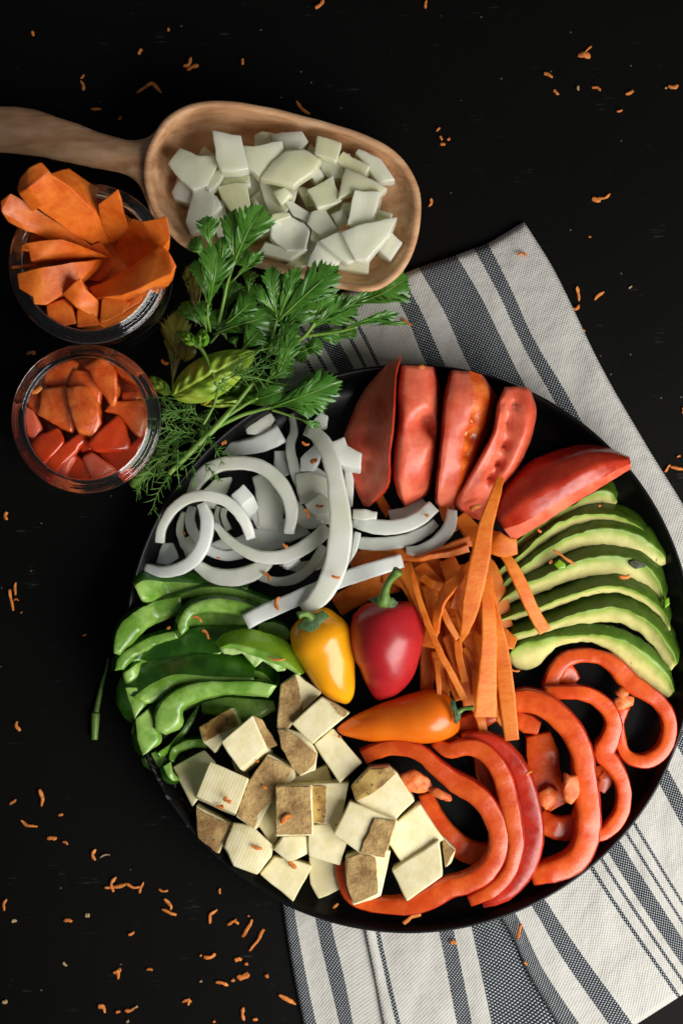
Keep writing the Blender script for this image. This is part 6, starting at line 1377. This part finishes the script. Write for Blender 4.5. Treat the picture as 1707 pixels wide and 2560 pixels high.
for pts, w, lab in [([(52, 225), (82, 205)], 22, 'lozenge shaped carrot crumb left of the upright shaving by the plate'), ([(205, 152), (218, 242)], 26, 'upright straight carrot shaving left of the plate'), ([(110, 312), (140, 338), (192, 342)], 17, 'carrot shaving curved like a smile left of the plate'), ([(300, 285), (328, 280)], 20, cB), ([(242, 408), (290, 405)], 28, 'triangular carrot crumb below the curved shaving'), ([(322, 422), (348, 438)], 18, cB),
    ([(492, 462), (495, 515)], 22, 'upright carrot crumb with a dry curl, left of the plate rim'), ([(540, 660), (600, 655), (655, 638)], 22, 'left part of the jagged carrot cluster below the plate'), ([(600, 605), (592, 680)], 24, 'upright twig of carrot crossing the jagged cluster below the plate'), ([(655, 640), (735, 655)], 20, 'right part of the jagged carrot cluster below the plate'), ([(738, 630), (722, 690)], 18, 'end barb of the jagged carrot cluster below the plate'),
    ([(820, 665), (866, 670)], 15, cB), ([(845, 718), (885, 755), (880, 775)], 22, 'upper hook of a twisted carrot shaving below the plate'), ([(835, 768), (865, 785), (908, 805)], 24, 'lower leg of a twisted carrot shaving below the plate'), ([(1138, 660), (1138, 690)], 20, cB), ([(1120, 775), (1088, 842)], 22, 'straight carrot shaving leaning right, first of three below the plate'), ([(1170, 848), (1205, 832), (1230, 845)], 20, 'wishbone carrot shaving between the leaning straight ones'), ([(1212, 820), (1215, 835)], 12, cB),
    ([(1302, 825), (1250, 912)], 22, 'straight carrot shaving leaning right, second of three below the plate'), ([(1360, 875), (1335, 920), (1290, 985)], 22, 'longest leaning carrot shaving, third of three below the plate'), ([(1278, 808), (1282, 800)], 12, cB), ([(20, 775), (38, 722)], 20, 'carrot shaving at the left edge low in the picture'), ([(328, 832), (376, 830)], 24, 'short blunt carrot shaving low at the left'), ([(665, 905), (692, 885)], 18, cB), ([(1050, 1015), (1110, 995)], 24, 'thick carrot shaving with a round crumb at its end'), ([(1032, 1010), (1042, 1012)], 18, cB),
    ([(1208, 1035), (1245, 1025)], 28, 'three pointed carrot crumb low in the picture'), ([(1266, 1050), (1278, 1050)], 20, cB), ([(1222, 1125), (1280, 1100)], 40, 'largest carrot clump low in the picture'), ([(1192, 1140), (1205, 1130)], 22, cB), ([(1115, 1148), (1150, 1152), (1178, 1162)], 24, 'carrot shaving pointing at the largest clump from the left'), ([(1365, 1110), (1385, 1112)], 22, cB), ([(755, 1085), (788, 1083)], 18, cB), ([(585, 1100), (625, 1080)], 28, 'star shaped carrot clump low in the picture'), ([(605, 1085), (612, 1130)], 22, 'lower prong of the star shaped carrot clump'),
    ([(940, 1248), (985, 1250)], 20, 'carrot crumb with a dry tail low in the picture'), ([(975, 1230), (970, 1268)], 20, cB), ([(505, 1272), (545, 1305)], 26, 'slanting carrot shaving near the bottom edge'), ([(598, 1300), (620, 1302)], 20, cB), ([(645, 1292), (690, 1275)], 22, 'carrot shaving next to the slanting one near the bottom edge'), ([(1255, 1280), (1265, 1345)], 26, 'upright carrot shaving at the bottom edge left of the cloth'), ([(1305, 1342), (1328, 1335)], 20, cB), ([(1438, 1212), (1480, 1235), (1525, 1262)], 26, 'long carrot shaving on the table beside the cloth corner'), ([(1100, 1350), (1108, 1345)], 18, cB)]:
    shav(T4, pts, w, lab, grp=gB)
for pts, w in [([(440, 800), (462, 805)], 30), ([(62, 835), (85, 838)], 24), ([(325, 1045), (345, 1065)], 18), ([(1030, 1145), (1040, 1140)], 16), ([(12, 1245), (35, 1240)], 26), ([(650, 1352), (665, 1350)], 18), ([(515, 500), (565, 490)], 12), ([(700, 1275), (715, 1270)], 14)]:
    shav(T4, pts, w, 'dry pale crumb on the black table at the lower left', m='crumb', cat='crumb', nm='dry_crumb', grp='dry crumbs on the table')
# on the food, the plate and the cloth
for f, pts, w, z, lab in [
    (C4, [(680, 290), (712, 278)], 26, .019, 'orange carrot crumb on the tip of the thick grey onion slice'), (C4, [(1130, 275), (1172, 290)], 18, .034, 'carrot shaving on the top of the long upright onion slice'), (C4, [(1180, 395), (1212, 390)], 28, .023, 'blurred carrot crumb among onion flakes left of the first tomato wedge'),
    (C4, [(1135, 655), (1158, 665), (1170, 705)], 22, .028, 'bent carrot shaving on the square cut onion piece'), (C4, [(1210, 632), (1250, 636)], 20, .028, 'wishbone carrot crumb on the square cut onion piece'), (C4, [(1020, 850), (1050, 862)], 24, .031, 'carrot crumb on the cupped onion slice'), (C4, [(912, 1010), (950, 1052)], 22, .0225, 'carrot shaving on the lowest curved onion slice'), (C4, [(1295, 1028), (1345, 1042)], 24, .0425, 'carrot shaving on the lower part of the upright onion slice'),
    (C4, [(1003, 1145), (998, 1222)], 24, .034, 'upright carrot shaving on the long straight onion strip'), (C4, [(462, 790), (480, 800)], 16, .016, 'carrot speck on the thin onion sliver at the left of the heap'), (C4, [(655, 922), (672, 926)], 12, .024, 'faint carrot speck on the broad onion crescent'), (C4, [(890, 820), (898, 824)], 10, .028, 'brown speck inside the cupped onion slice'),
    (C5, [(452, 735), (468, 745)], 16, .0305, 'carrot crumb on the upper parallel onion slice'), (C5, [(645, 715), (690, 700)], 30, .031, 'pale orange carrot crumb on the tip of the fourth tomato wedge'), (C5, [(1080, 365), (1098, 345)], 20, .0085, 'carrot crumb on the bare plate above the fifth tomato wedge'), (C5, [(428, 100), (450, 92)], 22, .0415, 'orange crumb on the top end of the second tomato wedge'),
    (C6, [(690, 440), (770, 485)], 28, .0305, 'carrot shaving inside the curled green pepper arch'), (C6, [(770, 545), (820, 620)], 28, .026, 'carrot shaving lying on the flat green pepper strip'), (C6, [(495, 528), (522, 522)], 26, .024, 'small carrot crumb on the torn green pepper strip'), (C6, [(1290, 760), (1420, 782)], 24, .0345, 'carrot shaving on the pale topmost green pepper strip'), (C6, [(520, 1705), (532, 1740)], 28, .019, 'carrot crumb on the lowest green pepper curl'),
    (K1, [(292, 702), (332, 722)], 34, .0378, 'round carrot crumb on the top ridge cut potato cube'), (K1, [(255, 745), (290, 742)], 26, .037, 'brown crumb on the top ridge cut potato cube'), (K1, [(455, 506), (475, 506)], 18, .0345, 'carrot speck on the bright side of the large tilted potato cube'), (K1, [(490, 640), (515, 655)], 18, .0345, 'carrot crumb on the long brown potato skin slab'), (K1, [(590, 835), (620, 800), (648, 795)], 34, .0395, 'thick carrot shaving on the square of potato skin'),
    (K1, [(440, 945), (492, 965)], 20, .0285, 'carrot shaving on the lower ridge cut potato cube'), (K1, [(635, 1035), (670, 1065)], 26, .0245, 'carrot shaving on the potato cube with the pointed corner'), (K1, [(398, 1090), (400, 1130)], 26, .0125, 'carrot crumb on the plate slope below the ridge cut potato'), (K1, [(855, 1310), (865, 1275), (888, 1250)], 18, .0135, 'bent carrot shaving on the plate below the potatoes'), (K1, [(888, 372), (905, 380)], 16, .031, 'carrot speck at the tip of the orange pepper'),
    (K2, [(852, 655), (875, 635)], 18, .037, 'carrot crumb on the skin of the second red pepper ring'), (K2, [(290, 1335), (320, 1308), (370, 1290)], 26, .020, 'torn carrot shaving hanging from the front red pepper ring'), (K2, [(780, 172), (820, 178)], 14, .0265, 'carrot shaving on the plate below the lowest avocado slice'),
    (K4, [(655, 490), (730, 545), (805, 600)], 26, .033, 'long thin carrot shaving bridging two avocado slices'), (K4, [(1118, 680), (1195, 665)], 34, .0295, 'flat carrot crumb on the fourth avocado slice'), (K4, [(972, 185), (992, 188)], 20, .022, 'reddish crumb on the topmost avocado slice'), (K4, [(625, 590), (650, 570)], 30, .0275, 'carrot crumb beside the avocado scrap'), (K4, [(545, 345), (575, 360)], 26, .024, 'tomato coloured crumb on the topmost avocado slice below the wedge'),
    (K6, [(888, 158), (928, 162)], 16, .0062, 'carrot crumb on the corner of the striped cloth'), (K6, [(422, 420), (460, 445)], 14, .0062, 'carrot shaving on the cloth beside the parsley tip'), (K5, [(935, 418), (920, 482)], 22, .0085, 'carrot shaving on the fold of the cloth below the plate'), (K5, [(662, 495), (685, 498)], 18, .0052, 'carrot crumb on a dark cloth stripe below the plate'), (K5, [(948, 570), (960, 582)], 14, .0075, 'tiny carrot crumb on the white of the cloth fold'),
    (C3, [(128, 308), (182, 292)], 24, .0445, 'carrot shaving lying on the chopped tomato in the jar'), (C3, [(705, 172), (735, 185)], 22, .012, 'dim carrot crumb on the yellowing parsley beside the tomato jar'), (C3, [(115, 145), (155, 150)], 20, .0011, 'very dim carrot bit on the table between the two jars at the left')]:
    shav(f, pts, w, lab, z=z + .0006, grp=gF, h=.0010)
# ================================================================ tiny crumbs named by what lies next to them
tops = [o for o in C.objects if o.parent is None and o.get('label') and o.get('category')]
cnt = {}
for o in tops: cnt[o['label']] = cnt.get(o['label'], 0) + 1
near = [o for o in tops if cnt[o['label']] == 1]
used = set(cnt)
for o in [q for q in tops if cnt[q['label']] > 1]:
    for nb in sorted(near, key=lambda q: (q.location.xy - o.location.xy).length)[:6]:
        d = o.location.xy - nb.location.xy
        way = ('to the right of' if d.x > 0 else 'to the left of') if abs(d.x) > abs(d.y) else ('just above' if d.y > 0 else 'just below')
        core = nb['label'].split(',')[0].split(' with ')[0].split(' of the')[0] if len(nb['label'].split()) > 8 else nb['label']
        core = ' '.join(core.split()[:8])
        while core.split()[-1] in ('the', 'of', 'a', 'on', 'in', 'at', 'and', 'to', 'over', 'under', 'below', 'above', 'left', 'right', 'beside', 'off'): core = ' '.join(core.split()[:-1])
        head = ('dim ' if 'dim' in o['label'] else 'dry pale ' if 'dry' in o['label'] else 'small ') + ('crumb ' if 'dry' in o['label'] else 'carrot crumb ')
        lb = head + way + ' the ' + core
        if lb not in used and 4 <= len(lb.split()) <= 16:
            o['label'] = lb; used.add(lb); break
